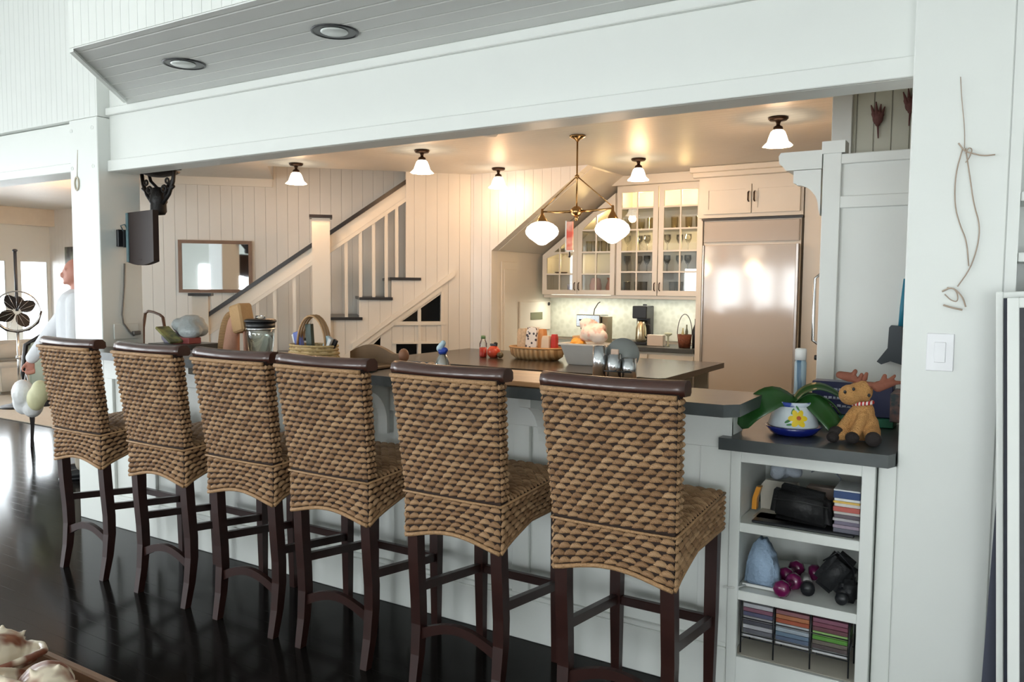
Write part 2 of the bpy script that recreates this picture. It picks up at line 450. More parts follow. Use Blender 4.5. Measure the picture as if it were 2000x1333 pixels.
# kitchen ceiling with a diagonal stairwell opening
cp = [(-13.6, 3.19), (1.0, 3.19), (1.0, 8.1), (-4.634, 8.1), (-4.634, 6.75), UV(-0.49, 8.05)[:2], UV(-0.49, 9.05)[:2], UV(-2.33, 9.05)[:2], (-8.05, 7.0), (-13.6, 7.0)]
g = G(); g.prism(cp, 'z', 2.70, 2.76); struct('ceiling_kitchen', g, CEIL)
# diagonal back wall behind the stairs (beadboard)
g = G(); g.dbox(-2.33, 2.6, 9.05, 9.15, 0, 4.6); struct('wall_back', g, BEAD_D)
g = G(); g.dbox(-2.33, -0.50, 9.028, 9.05, 2.615, 2.70); struct('trim_5', g, CREAM)
g = G(); g.dbox(-2.33, -0.50, 9.035, 9.05, 0.0, 0.12); struct('baseboard_back', g, CREAM)
g = G(); g.dbox(-0.60, -0.49, 8.05, 9.05, 2.76, 4.6); g.dbox(-0.6, 2.6, 7.95, 8.05, 2.765, 4.6); g.dbox(2.5, 2.6, 8.15, 9.05, 2.77, 4.6); struct('wall_stairwell', g, BEAD_D)
g = G(); g.dbox(-0.7, 2.7, 7.95, 9.2, 4.6, 4.7); struct('ceiling_stairwell', g, CREAM)
# wall along the stairs, stepped, with the storage openings below the slope
steps = [(-1.4, 0.0)]
outer = [(-1.40, 0.0), (1.496, 0.0), (1.496, 2.70), (0.836, 2.70), (0.836, 1.62)]
ztop = 1.62; u = 0.69
outer += [(0.69, 1.62), (0.69, 1.42), (0.39, 1.42), (0.39, 1.22), (0.09, 1.22), (0.09, 1.02), (-0.21, 1.02), (-0.21, 0.82), (-0.51, 0.82), (-0.51, 0.62), (-0.81, 0.62), (-0.81, 0.42), (-1.11, 0.42), (-1.11, 0.22), (-1.40, 0.22)]
holes = [[(0.79, 1.20), (0.955, 1.20), (0.955, 1.318)], [(0.985, 1.20), (1.19, 1.20), (1.19, 1.480), (0.985, 1.336)],
         [(0.735, 0.80), (0.95, 0.80), (0.95, 0.975), (0.735, 0.975)], [(0.985, 0.80), (1.19, 0.80), (1.19, 0.975), (0.985, 0.975)],
         [(0.33, 0.80), (0.58, 0.80), (0.58, 1.045)]]
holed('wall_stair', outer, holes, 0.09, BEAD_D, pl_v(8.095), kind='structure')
g = G()
g.prism([(0.30, 0.925), (1.33, 1.665), (1.33, 1.725), (0.30, 0.985)], 'v', 8.02, 8.05)
g.prism([(0.20, 0.79), (1.20, 1.515), (1.20, 1.575), (0.20, 0.85)], 'v', 8.035, 8.05)
struct('trim_6', g, CREAM)
g = G(); g.dbox(0.70, 1.23, 8.030, 8.05, 1.165, 1.200); g.dbox(0.70, 1.23, 8.030, 8.05, 0.975, 0.995); g.dbox(0.70, 1.23, 8.030, 8.05, 0.765, 0.80); g.dbox(0.955, 0.985, 8.034, 8.05, 0.765, 1.32); g.dbox(1.19, 1.215, 8.034, 8.05, 0.765, 1.50)
struct('trim_7', g, CREAM)
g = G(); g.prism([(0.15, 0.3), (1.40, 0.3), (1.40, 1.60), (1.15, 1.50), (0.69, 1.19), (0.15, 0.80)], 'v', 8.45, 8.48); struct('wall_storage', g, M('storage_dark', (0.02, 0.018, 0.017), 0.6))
# kitchen wall parallel to the bar, cut by the underside of the upper stairs
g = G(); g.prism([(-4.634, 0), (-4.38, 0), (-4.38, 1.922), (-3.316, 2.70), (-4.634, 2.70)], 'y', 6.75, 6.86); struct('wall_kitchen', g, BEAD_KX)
g = G(); g.prism([(-4.42, 1.922), (-4.36, 1.93), (-3.325, 2.686), (-3.30, 2.72), (-3.40, 2.72), (-4.42, 1.96)], 'y', 6.86, 8.05); struct('ceiling_slope', g, CREAM)
g = G(); g.box(-4.48, -4.38, 6.86, 8.0, 0, 1.95); struct('wall_recess', g, CREAM)
g = G(); g.prism([(-4.44, 2.62), (-3.42, 2.66), (-4.40, 1.98)], 'y', 6.86, 6.9); g.bm.free()
g = G(); g.box(-4.5, 1.0, 8.0, 8.1, 0, 2.7); struct('wall_kitchen_back', g, CREAM)
g = G(); g.box(-4.378, -2.46, 7.985, 8.0, 1.0, 1.50); struct('trim_8', g, M_spots('backsplash_tile', (0.60, 0.63, 0.56), (0.68, 0.71, 0.64), 18, 0.3, 0.6, 0.2, 'voronoi'))
g = G(); g.box(0.9, 1.0, 3.3, 8.0, 0, 2.7); struct('wall_kitchen_right', g, CREAM)
g = G(); g.box(-1.505, -1.10, 7.44, 8.0, 0, 2.7); struct('wall_fridge_side', g, CREAM)
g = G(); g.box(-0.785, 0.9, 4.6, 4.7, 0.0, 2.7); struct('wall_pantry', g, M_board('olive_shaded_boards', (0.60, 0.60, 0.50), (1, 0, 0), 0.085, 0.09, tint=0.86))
g = G(); g.box(-0.80, -0.70, 4.57, 4.6, 2.0, 2.70, 0.003); struct('trim_9', g, WHITE)
# left room beyond the post
fr = [rect(2.9+0.0, 3.5, 0.12, 1.89), rect(3.7, 4.25, 0.12, 1.89), rect(4.5, 5.1, 0.12, 1.89), rect(5.62, 6.24, 0.12, 1.89), rect(6.46, 6.86, 0.12, 1.89)]
holed('wall_far_left', rect(2.8, 7.0, 0, 2.44), fr, 0.08, WHITE, pl_x(-12.8), kind='structure')
g = G(); g.box(-12.84, -12.60, 2.8, 7.0, 2.44, 2.70, 0.004); struct('trim_10', g, M('header_paint', (0.72, 0.66, 0.56), 0.5))
for i, r in enumerate(fr):
    g = G(); g.box(-12.81, -12.80, r[0][0], r[1][0], 0.12, 1.89); struct('window_%d' % (i+1), g, PANE)
g = G(); g.box(-12.8, -8.0, 6.9, 7.0, 0, 2.7); struct('wall_far', g, BEAD_KX)
g = G(); g.box(-12.9, -9.0, 2.86, 2.94, 0, 3.6); struct('wall_far_near', g, WHITE)
g = G(); g.box(-8.12, -8.02, 4.80, 6.9, 0, 2.7); struct('wall_far_side', g, CREAM)
# decking and pale ground outside the far doors
g = G(); g.box(-22, -12.95, -2, 12, -0.12, -0.02); struct('floor_deck', g, M_board('pale_deck', (0.6, 0.6, 0.58), (0, 1, 0), 0.14, 0.05))

# ================================================================== STOOLS
STR = M_strand()
def strand(g, c, tu, tv, n, a, b, h):
    """one flattened seagrass loop lying on a surface: a along tu, b along tv, h along n"""
    rows = ((-0.92, 0.28), (-0.5, 0.86), (0.0, 1.0), (0.5, 0.86), (0.92, 0.28))
    rg = []
    for s_, k in rows:
        ring = []
        for j in range(5):
            ang = PI*j/4
            ring.append(g.bm.verts.new(c + tu*(a*s_) + tv*(b*k*math.cos(ang) + b*0.75*(0.45-s_*s_)) + n*(h*k*math.sin(ang))))
        rg.append(ring)
    for r0, r1 in zip(rg, rg[1:]):
        for j in range(4): g.bm.faces.new([r0[j], r0[j+1], r1[j+1], r1[j]]).smooth = True
def weave(g, f, nu, nv, a=None, keep=None, seed=1):
    """f(s,t)->point, s,t in 0..1; strands staggered row by row"""
    rr = random.Random(seed)
    e = 0.01
    for j in range(nv):
        for i in range(nu+1):
            s_ = (i + (0.5 if j % 2 else 0.0))/nu; t_ = (j+0.5)/nv
            if s_ < 0.0 or s_ > 1.0: continue
            s2 = min(max(s_, 0.25/nu), 1-0.25/nu)
            p = f(s2, t_)
            if keep and not keep(s2, t_, p): continue
            du = (f(min(s2+e, 1), t_) - f(max(s2-e, 0), t_)); dv = (f(s2, min(t_+e, 1)) - f(s2, max(t_-e, 0)))
            Lu = du.length/(2*e)/nu; Lv = dv.length/(2*e)/nv
            if s2+e > 1 or s2-e < 0: Lu *= 2
            du.normalize(); n = du.cross(dv).normalized(); dv = n.cross(du).normalized()
            tilt = 0.14 + rr.uniform(-0.10, 0.10)
            tu = du*math.cos(tilt) + dv*math.sin(tilt); tv = n.cross(tu)
            half = 0.62 if (s_ > 0.02 and s_ < 0.98) else 0.36
            strand(g, p + n*0.0005, tu, tv, n, Lu*half*1.0, Lv*0.43, 0.0125+rr.uniform(-0.0015, 0.0015))
def make_stool(label):
    t = thing('bar_stool', label, 'stool', group='woven bar stools lined up at the bar')
    # local: origin on the floor under the seat centre, +y towards the bar
    W0, W1 = 0.215, 0.236       # half widths of back at seat and at top
    def backp(s_, z):           # rear face of the back
        k = (z-0.60)/0.64
        hw = W0 + (W1-W0)*max(0, (z-0.775)/0.465)
        y = -0.262 - 0.062*max(0, (z-0.775)/0.465) - 0.012*math.sin(PI*s_)
        return Vector((-hw + 2*hw*s_, y, z))
    # padded body under the strands
    g = G()
    TH = 0.05
    rows = [0.774, 0.83, 0.90, 1.02, 1.13, 1.235]
    for a, b in zip(rows, rows[1:]):
        for i in range(8):
            s0, s1 = i/8, (i+1)/8
            for off in (0, TH):
                q = [backp(s0, a), backp(s1, a), backp(s1, b), backp(s0, b)]
                g._add([v + Vector((0, off, 0)) for v in q], [(0, 1, 2, 3)])
        for s0 in (0, 1):
            g._add([backp(s0, a), backp(s0, b), backp(s0, b)+Vector((0, TH, 0)), backp(s0, a)+Vector((0, TH, 0))], [(0, 1, 2, 3)])
    g._add([backp(0, 1.235), backp(1, 1.235), backp(1, 1.235)+Vector((0, TH, 0)), backp(0, 1.235)+Vector((0, TH, 0))], [(0, 1, 2, 3)])
    back = g.put('backrest', BASEWEAVE, t)
    g = G()
    g2f = lambda s_, t_: backp(s_, 0.79 + 0.432*(1-t_))
    weave(g, lambda s_, t_: backp(s_, 0.785 + 0.435*t_), 11, 19, seed=3)
    weave(g, lambda s_, t_: backp(1-s_, 0.80 + 0.42*t_) + Vector((0, TH, 0)), 11, 18, seed=4)
    for sd in (0, 1):
        def side(s_, t_, sd=sd):
            p = backp(sd, 0.785+0.435*t_)
            return p + Vector((0, TH*(s_ if sd else 1-s_), 0))
        weave(g, side, 2, 19, seed=5+sd)
    g.put('back_weave', STR, back)
    # skirt and seat
    YB, YF = -0.262, 0.250
    def arch(s_): return 0.60 + 0.038*math.sin(PI*min(max(s_, 0), 1))**1.2
    def sidebot(y):
        k = (y-YB)/(YF-YB)
        return 0.60 + 0.075*min(1, (k*2.4))**0.75 if k < 0.42 else 0.675
    HW = W0
    def seam(y): return 0.775 + 0.03*(y-YB)/(YF-YB)
    g = G()
    n = 10
    for i in range(n):
        s0, s1 = i/n, (i+1)/n
        g._add([(-HW+2*HW*s0, YB, arch(s0)), (-HW+2*HW*s1, YB, arch(s1)), (-HW+2*HW*s1, YB-0.0, 0.785), (-HW+2*HW*s0, YB, 0.785)], [(0, 1, 2, 3)])
        g._add([(-HW+2*HW*s0, YF, 0.675+0.02*math.sin(PI*s0)), (-HW+2*HW*s1, YF, 0.675+0.02*math.sin(PI*s1)), (-HW+2*HW*s1, YF, 0.805), (-HW+2*HW*s0, YF, 0.805)], [(0, 1, 2, 3)])
        y0, y1 = YB+(YF-YB)*s0, YB+(YF-YB)*s1
        for sx in (-HW, HW):
            g._add([(sx, y0, sidebot(y0)), (sx, y1, sidebot(y1)), (sx, y1, seam(y1)), (sx, y0, seam(y0))], [(0, 1, 2, 3)])
    def seatp(s_, t_):
        x = -HW + 2*HW*s_; y = -0.215 + (YF+0.215)*t_
        z = seam(y) + 0.022*(math.sin(PI*s_)*math.sin(PI*min(1, 0.1+t_*0.9)))**0.5 if 0 < s_ < 1 and 0 < t_ < 1 else seam(y)
        return Vector((x, y, z))
    m_ = 8
    for i in range(m_):
        for j in range(m_):
            g._add([seatp(i/m_, j/m_), seatp((i+1)/m_, j/m_), seatp((i+1)/m_, (j+1)/m_), seatp(i/m_, (j+1)/m_)], [(0, 1, 2, 3)])
    g._add([(-HW, YB, 0.69), (HW, YB, 0.69), (HW, YF, 0.70), (-HW, YF, 0.70)], [(0, 1, 2, 3)])
    bmesh.ops.remove_doubles(g.bm, verts=g.bm.verts, dist=1e-4)
    seat = g.put('seat', BASEWEAVE, t)
    g = G()
    weave(g, lambda s_, t_: Vector((-HW+2*HW*s_, YB-0.002, arch(s_)+0.008 + (0.770-arch(s_)-0.008)*t_)), 10, 6, seed=8)
    weave(g, lambda s_, t_: Vector((HW-2*HW*s_, YF+0.002, 0.682+0.02*math.sin(PI*s_)+(0.80-0.69)*t_)), 10, 5, seed=9)
    for sx in (-1, 1):
        def sd(s_, t_, sx=sx):
            k = s_ if sx > 0 else 1-s_
            y = YB+(YF-YB)*k
            b0 = sidebot(y)+0.006
            return Vector((sx*(HW+0.002), y, b0+(seam(y)-0.004-b0)*t_))
        weave(g, sd, 12, 6, seed=11+sx)
    weave(g, seatp, 10, 19, seed=15)
    g.put('seat_weave', STR, seat)
    g = G()    # braided seam around the seat and along the bottom edge
    g.tube([(-HW-0.006, YF, seam(YF)), (-HW-0.006, YB-0.010, seam(YB)), (-0.1, YB-0.014, seam(YB)), (0.1, YB-0.014, seam(YB)), (HW+0.006, YB-0.010, seam(YB)), (HW+0.006, YF+0.004, seam(YF)), (-HW-0.006, YF+0.004, seam(YF))], 0.0052, 6)
    g.tube([(-HW+2*HW*i/12, YB-0.004, arch(i/12)+0.002) for i in range(13)], 0.0085, 6)
    for sx in (-1, 1):
        g.tube([(sx*(HW+0.003), YB+(YF-YB)*i/12, sidebot(YB+(YF-YB)*i/12)+0.002) for i in range(13)], 0.0085, 6)
    g.put('braided_edge', TWINE, seat, smooth=True)
    g = G(); g.tube([backp(i/8, 1.226)+Vector((0, -0.008, 0)) for i in range(9)], 0.009, 6)
    g.put('top_braid', TWINE, back, smooth=True)
    # top rail
    g = G()
    pts = []
    n = 14
    prof = [(-0.022, -0.020), (-0.030, 0.0), (-0.024, 0.020), (-0.006, 0.030), (0.018, 0.028), (0.034, 0.012), (0.036, -0.012), (0.026, -0.022)]
    rings = []
    for i in range(n+1):
        x = -0.252 + 0.504*i/n
        cy = -0.318 - 0.016*math.cos(PI*x/0.504)+0.016 + 0.022
        rings.append([g.bm.verts.new((x, cy+a*1.05, 1.248+b*0.98 - 0.004*math.cos(PI*x/0.504))) for a, b in prof])
    for a, b in zip(rings, rings[1:]):
        for k in range(8): g.bm.faces.new([a[k], a[(k+1) % 8], b[(k+1) % 8], b[k]]).smooth = True
    g.bm.faces.new(rings[0]); g.bm.faces.new(rings[-1])
    g.put('top_rail', M('top_rail_mahogany', (0.050, 0.018, 0.012), 0.30, var=0.3, scale=14, coat=0.3), t)
    # legs
    for sx in (-1, 1):
        g = G()
        g.bar([(sx*0.190, -0.236, 0.66), (sx*0.192, -0.228, 0.50), (sx*0.192, -0.216, 0.34), (sx*0.190, -0.214, 0.24), (sx*0.188, -0.226, 0.12), (sx*0.186, -0.250, 0.0)], 0.047, 0.046, [1, 1, 0.98, 0.95, 0.85, 0.72])
        g.put('leg', DARKWOOD, t)
        g = G()
        g.bar([(sx*0.190, 0.224, 0.69), (sx*0.190, 0.222, 0.35), (sx*0.188, 0.226, 0.0)], 0.046, 0.044, [1, 0.95, 0.72])
        g.put('leg', DARKWOOD, t)
        g = G()
        g.prism([(-0.20, 0.365), (0.205, 0.315), (0.205, 0.350), (-0.20, 0.400)], 'x', sx*0.190-0.012, sx*0.190+0.012)
        g.put('side_stretcher', DARKWOOD, t)
    g = G(); g.box(-0.17, 0.17, 0.210, 0.236, 0.310, 0.345, 0.003); g.put('front_stretcher', DARKWOOD, t)
    g = G()
    n = 12; up = []; lo = []
    for i in range(n+1):
        x = -0.172+0.344*i/n; a = math.sin(PI*i/n)
        up.append((x, 0.225+0.045*a)); lo.append((x, 0.180+0.055*a))
    g.prism(lo+up[::-1], 'y', -0.228, -0.206)
    g.put('rear_stretcher', DARKWOOD, t)
    return t
stool_x = [-4.150, -3.475, -2.868, -2.325, -1.700, -1.052]
stool_lab = ['leftmost woven seagrass bar stool, farthest from the shelf cabinet, nearest the ceiling-high left post',
             'second woven bar stool from the left, its back below the wall television',
             'third woven bar stool from the left, in front of the glass blender',
             'fourth woven bar stool from the left, below the handled basket of pens',
             'second woven bar stool from the right, left of the gap showing the wooden board',
             'rightmost woven seagrass bar stool, largest and nearest the cabinet with open shelves']
st0 = None
for x, l in zip(stool_x, stool_lab):
    if st0 is None: st0 = make_stool(l); st0.location = (x, 2.62, 0)
    else: dup(st0, (x, 2.62, 0), 0, l)

# ================================================================== BAR
t = thing('breakfast_bar', 'long white panelled breakfast bar behind the row of woven stools', 'bar', (-3.0, 2.96, 0))
o = (-3.0, 2.96, 0)
g = G(o); g.box(-4.876, -0.835, 2.975, 3.10, 0, 1.108); g.put('body', WHITE, t)
for a in [(-0.955, -0.835)] + [(x, x+0.085) for x in (-4.876, -4.45, -3.84, -3.16, -2.48, -1.80)]:
    g = G(o); g.box(a[0], a[1], 2.955, 2.975, 0.20, 1.06, 0.003); g.put('panel_stile', WHITE, t)
g = G(o); g.box(-4.876, -0.835, 2.953, 2.975, 0.955, 1.108, 0.003); g.put('top_frieze', WHITE, t)
g = G(o); g.box(-4.876, -0.835, 2.945, 2.975, 0.0, 0.185, 0.004); g.box(-4.876, -0.835, 2.952, 2.975, 0.185, 0.205, 0.003); g.put('baseboard', WHITE, t)
for x in (-1.63, -2.53, -3.17, -3.80, -4.45):
    g = G(o)
    pr = [(2.953, 1.106), (2.765, 1.106), (2.765, 1.070)]
    for i in range(9):
        a = PI/2*i/8
        pr.append((2.785+0.150*math.sin(a), 0.900+0.165*math.cos(a)))
    pr += [(2.935, 0.845), (2.953, 0.845)]
    g.prism(pr, 'x', x-0.028, x+0.028); g.put('corbel', WHITE, t)
g = G()
g.prism([(-5.22, 2.72), (-0.80, 2.72), (-0.755, 2.765), (-0.755, 3.07), (-0.80, 3.125), (-4.876, 3.125), (-4.876, 2.951), (-5.22, 2.951)], 'z', 1.110, 1.155)
g.put('bar_countertop', SLATE, label='long dark slate countertop lying on the breakfast bar', cat='countertop')
g = G(); g.box(-4.87, -1.25, 3.105, 3.78, 0.0, 0.90); g.box(-4.87, -1.25, 3.78, 3.80, 0.12, 0.88, 0.004)
g.put('sink_cabinet', CREAM, label='low white kitchen cabinet backing onto the breakfast bar', cat='cabinet')
g = G(); g.box(-4.87, -1.22, 3.13, 3.84, 0.902, 0.94, 0.004); g.put('sink_worktop', SLATE, label='dark lower worktop directly behind the breakfast bar', cat='worktop')

# ---- shelf cabinet at the right end
t = thing('shelf_cabinet', 'white cabinet with open shelves and disc racks at the right end of the bar', 'cabinet', (-0.58, 2.96, 0))
o = (-0.58, 2.96, 0)
X0, X1 = -0.833, -0.335
g = G(o); g.box(X0, X0+0.020, 2.965, 3.42, 0, 0.958); g.box(X1-0.02, X1, 2.965, 3.42, 0, 0.958); g.box(X0+0.02, X1-0.02, 3.40, 3.42, 0, 0.958); g.box(X0+0.02, X1-0.02, 2.965, 3.40, 0.93, 0.958)
g.put('carcass', WHITE, t)
g = G(o); g.box(X0, -0.795, 2.945, 2.965, 0.0, 0.958, 0.002); g.box(-0.378, X1, 2.945, 2.965, 0, 0.958, 0.002); g.box(-0.795, -0.378, 2.945, 2.965, 0.912, 0.958, 0.002); g.box(-0.795, -0.378, 2.945, 2.965, 0, 0.165, 0.002)
g.put('face_frame', WHITE, t)
for z in (0.680, 0.418, 0.165):
    g = G(o); g.box(-0.812, -0.356, 2.955 if z > 0.2 else 2.967, 3.40, z-0.036 if z > 0.2 else z-0.02, z, 0.002); g.put('shelf', M('shelf_beige', (0.62, 0.58, 0.50), 0.5) if z < 0.2 else WHITE, t)
g = G(); g.prism([(-0.868, 2.90), (-0.292, 2.90), (-0.275, 2.945), (-0.275, 3.60), (-0.868, 3.60)], 'z', 0.96, 1.005)
g.put('cabinet_countertop', SLATE, label='short dark slate countertop under the potted plant and the plush moose', cat='countertop')
g = G(); g.box(-0.868, -0.275, 3.425, 3.60, 0, 0.958); g.put('boxed_end', WHITE, label='white boxed-in end standing behind the open shelf cabinet', cat='cupboard')

# ================================================================== ISLAND
t = thing('kitchen_island', 'white kitchen island with open cubbies at its right end under a dark top', 'island', (-3.2, 5.85, 0))
o = (-3.2, 5.85, 0)
g = G(o); g.box(-4.30, -2.42, 5.22, 6.48, 0, 0.895); g.put('body', CREAM, t)
g = G(o)
for z in (0.865, 0.60, 0.33, 0.04): g.box(-2.42, -2.03, 5.24, 6.46, z, z+0.025)
for y in (5.24, 5.65, 6.05, 6.435): g.box(-2.42, -2.03, y, y+0.03, 0, 0.895)
g.put('cubbies', CREAM, t)
for x in (-4.30, -3.83, -3.36, -2.89):
    g = G(o); g.box(x+0.03, x+0.44, 5.20, 5.22, 0.14, 0.66, 0.004); d = g.put('door', CREAM, t)
    g = G(o); g.lathe([(0, -0.02), (0.014, -0.018), (0.014, -0.01), (0.006, 0)], (x+0.40, 5.20, 0.60), 10, Matrix.Rotation(-PI/2, 3, 'X')); g.put('knob', BRONZE, d, smooth=True)
    g = G(o); g.box(x+0.03, x+0.44, 5.20, 5.22, 0.69, 0.86, 0.004); d = g.put('drawer', CREAM, t)
    g = G(o); g.lathe([(0, -0.02), (0.014, -0.018), (0.014, -0.01), (0.006, 0)], (x+0.235, 5.20, 0.775), 10, Matrix.Rotation(-PI/2, 3, 'X')); g.put('knob', BRONZE, d, smooth=True)
g = G(); g.prism([(-4.52, 5.14), (-1.97, 5.14), (-1.93, 5.18), (-1.93, 6.55), (-4.52, 6.55)], 'z', 0.897, 0.940)
g.put('island_top', M('island_slate', (0.045, 0.036, 0.028), 0.24, var=0.3), label='dark worktop of the kitchen island holding baskets and a white tub', cat='worktop')

# ================================================================== BACK RUN
t = thing('base_cabinet', 'white base cabinet along the back wall left of the refrigerator', 'cabinet', (-3.4, 7.7, 0))
o = (-3.4, 7.7, 0)
g = G(o); g.box(-4.37, -2.475, 7.44, 7.98, 0, 0.925); g.put('body', CREAM, t)
for i in range(4):
    x = -4.36+0.47*i
    g = G(o); g.box(x+0.01, x+0.46, 7.42, 7.44, 0.72, 0.90, 0.003); g.put('drawer', CREAM, t)
    g = G(o); g.box(x+0.01, x+0.46, 7.42, 7.44, 0.10, 0.70, 0.003); g.put('door', CREAM, t)
g = G(); g.box(-4.375, -2.475, 7.39, 7.98, 0.927, 0.97, 0.003); g.put('back_worktop', SLATE, label='dark worktop along the back wall under the glass cabinets', cat='worktop')

def glass_cabinet(name, label, loc, outer, doors, depth0, depth1, knobs):
    t = thing(name, label, 'cabinet', loc)
    return t
def local_struct(): pass
YF_, YB_ = 7.60, 7.98
def cabinet_body(t, o, poly, x0, x1, z0):
    # shell: outline wall of thickness along the polygon (x,z), and a back
    g = G(o)
    n = len(poly)
    cx = sum(p[0] for p in poly)/n; cz = sum(p[1] for p in poly)/n
    inn = []
    for p in poly:
        inn.append((p[0] + (0.022 if p[0] < cx else -0.022), p[1] + (0.022 if p[1] < cz else -0.022)))
    for i in range(n):
        j = (i+1) % n
        g.prism([poly[i], poly[j], inn[j], inn[i]], 'y', YF_+0.02, YB_)
    g.prism(poly, 'y', YB_-0.012, YB_)
    g.put('carcass', CREAM, t)
def glazed_door(t, o, x0, x1, z0, ztop, cols, zr, knob_side, clip=None):
    fw = 0.052
    def top(x): return ztop if clip is None else min(ztop, clip(x))
    d = G(o)
    outer = [(x0, z0), (x1, z0), (x1, top(x1)), (x0, top(x0))]
    if clip and top(x0) < ztop and top(x1) >= ztop:
        xc = x0
        while clip(xc) < ztop: xc += 0.005
        outer = [(x0, z0), (x1, z0), (x1, ztop), (xc, ztop), (x0, top(x0))]
    a0, a1, b0 = x0+fw, x1-fw, z0+fw
    def itop(x): return top(x)-fw*1.3 if clip else ztop-fw
    holes = []
    xs = [a0+(a1-a0)*i/cols for i in range(cols+1)]
    for c in range(cols):
        xa, xb = xs[c]+(0.007 if c else 0), xs[c+1]-(0.007 if c < cols-1 else 0)
        zz = [b0]+[z for z in zr]+[99]
        for k in range(len(zz)-1):
            lo = zz[k]+(0.008 if k else 0); hiL = min(zz[k+1]-0.008, itop(xa)); hiR = min(zz[k+1]-0.008, itop(xb))
            if hiL > lo+0.02 and hiR > lo+0.02: holes.append([(xa, lo), (xb, lo), (xb, hiR), (xa, hiL)])
            elif hiR > lo+0.03: 
                # triangle pane under the slope
                k2 = (hiR-lo)/(max(hiR-hiL, 1e-3)); holes.append([(xb-(xb-xa)*min(1, k2), lo), (xb, lo), (xb, hiR)])
    mt = pl_y(YF_+0.008)
    loc = Matrix.Translation(-Vector(o))
    dr = holed('glass_door', outer, holes, 0.02, CREAM, loc @ mt, parent=t)
    g = G(o)
    for h in holes: g.prism([(p[0], p[1]) for p in h], 'y', YF_+0.010, YF_+0.014)
    g.put('pane', PANE, dr)
    g = G(o); kx = x1-0.022 if knob_side > 0 else x0+0.022
    g.tube([(kx, YF_-0.004, z0+0.05), (kx, YF_-0.024, z0+0.06), (kx, YF_-0.024, z0+0.12), (kx, YF_-0.004, z0+0.13)], 0.0055, 6)
    g.put('handle', BRONZE, dr, smooth=True)
slope = lambda x: 1.90 + 0.735*(x+4.27)
CL = (-3.75, 7.79, 1.48)
t = thing('wall_cabinet', 'glass-fronted wall cabinet cut by the sloping ceiling, left of the tall one', 'cabinet', CL)
cabinet_body(t, CL, [(-4.27, 1.48), (-3.405, 1.48), (-3.405, 2.535), (-4.27, 1.90)], 0, 0, 0)
glazed_door(t, CL, -4.265, -3.845, 1.48, 2.66, 2, [1.70, 1.93, 2.16], 1, slope)
glazed_door(t, CL, -3.84, -3.41, 1.48, 2.66, 2, [1.70, 1.93, 2.16, 2.39], -1, slope)
CR = (-2.94, 7.79, 1.48)
t = thing('wall_cabinet', 'tall glass-fronted wall cabinet next to the refrigerator, full of glassware', 'cabinet', CR)
cabinet_body(t, CR, [(-3.40, 1.48), (-2.475, 1.48), (-2.475, 2.60), (-3.40, 2.60)], 0, 0, 0)
glazed_door(t, CR, -3.39, -2.945, 1.48, 2.58, 2, [1.72, 1.93, 2.15, 2.37], 1)
glazed_door(t, CR, -2.935, -2.485, 1.48, 2.58, 2, [1.72, 1.93, 2.15, 2.37], -1)
for z in (1.72, 1.93, 2.15, 2.37):
    g = G(CR); g.box(-3.376, -2.499, 7.63, 7.965, z-0.008, z+0.004); g.put('inner_shelf', GLASS, t)
tl = [o_ for o_ in COL.objects if o_.name.startswith('wall_cabinet') and not o_.name.endswith('.001')][0]
for z, xa in ((1.70, -4.24), (1.93, -4.16), (2.16, -3.86)):
    g = G(CL); g.box(xa, -3.43, 7.63, 7.965, z-0.008, z+0.004); g.put('inner_shelf', GLASS, tl)
g = G(); g.box(-3.44, -2.475, 7.56, 7.60, 2.60, 2.698, 0.004); g.box(-3.40, -2.475, 7.6, 7.98, 2.605, 2.698)
g.bm.verts.ensure_lookup_table()
for v in g.bm.verts: v.co -= Vector(CR)
g.put('crown_board', CREAM, t)
g = G(); g.box(-4.26, -2.48, 7.62, 7.66, 1.445, 1.478, 0.003); g.put('light_rail', CREAM, label='white light rail under the glass wall cabinets', cat='trim')
g = G(); g.box(-4.20, -3.50, 7.68, 7.72, 1.462, 1.478); g.put('under_cabinet_lamp', M_emit('lamp_strip', (1.0, 0.95, 0.8), 6.0), label='lit strip lamp under the sloped glass cabinet', cat='lamp')
area('under_cabinet_glow', (-3.85, 7.75, 1.44), (0, 0, 0), 0.8, 0.08, 3.4, (1.0, 0.93, 0.75))
area('under_cabinet_glow_right', (-2.95, 7.75, 1.44), (0, 0, 0), 0.8, 0.08, 3.0, (1.0, 0.95, 0.8))
for p in ((-4.0, 7.70, 1.84, 1.6), (-3.6, 7.70, 2.28, 3.6), (-3.17, 7.68, 2.50, 5.0), (-2.72, 7.68, 2.50, 5.0), (-3.17, 7.68, 2.05, 1.5), (-2.72, 7.68, 2.05, 1.5)):
    point('cabinet_bulb', p[:3], p[3], (1.0, 0.70, 0.30), 0.02)
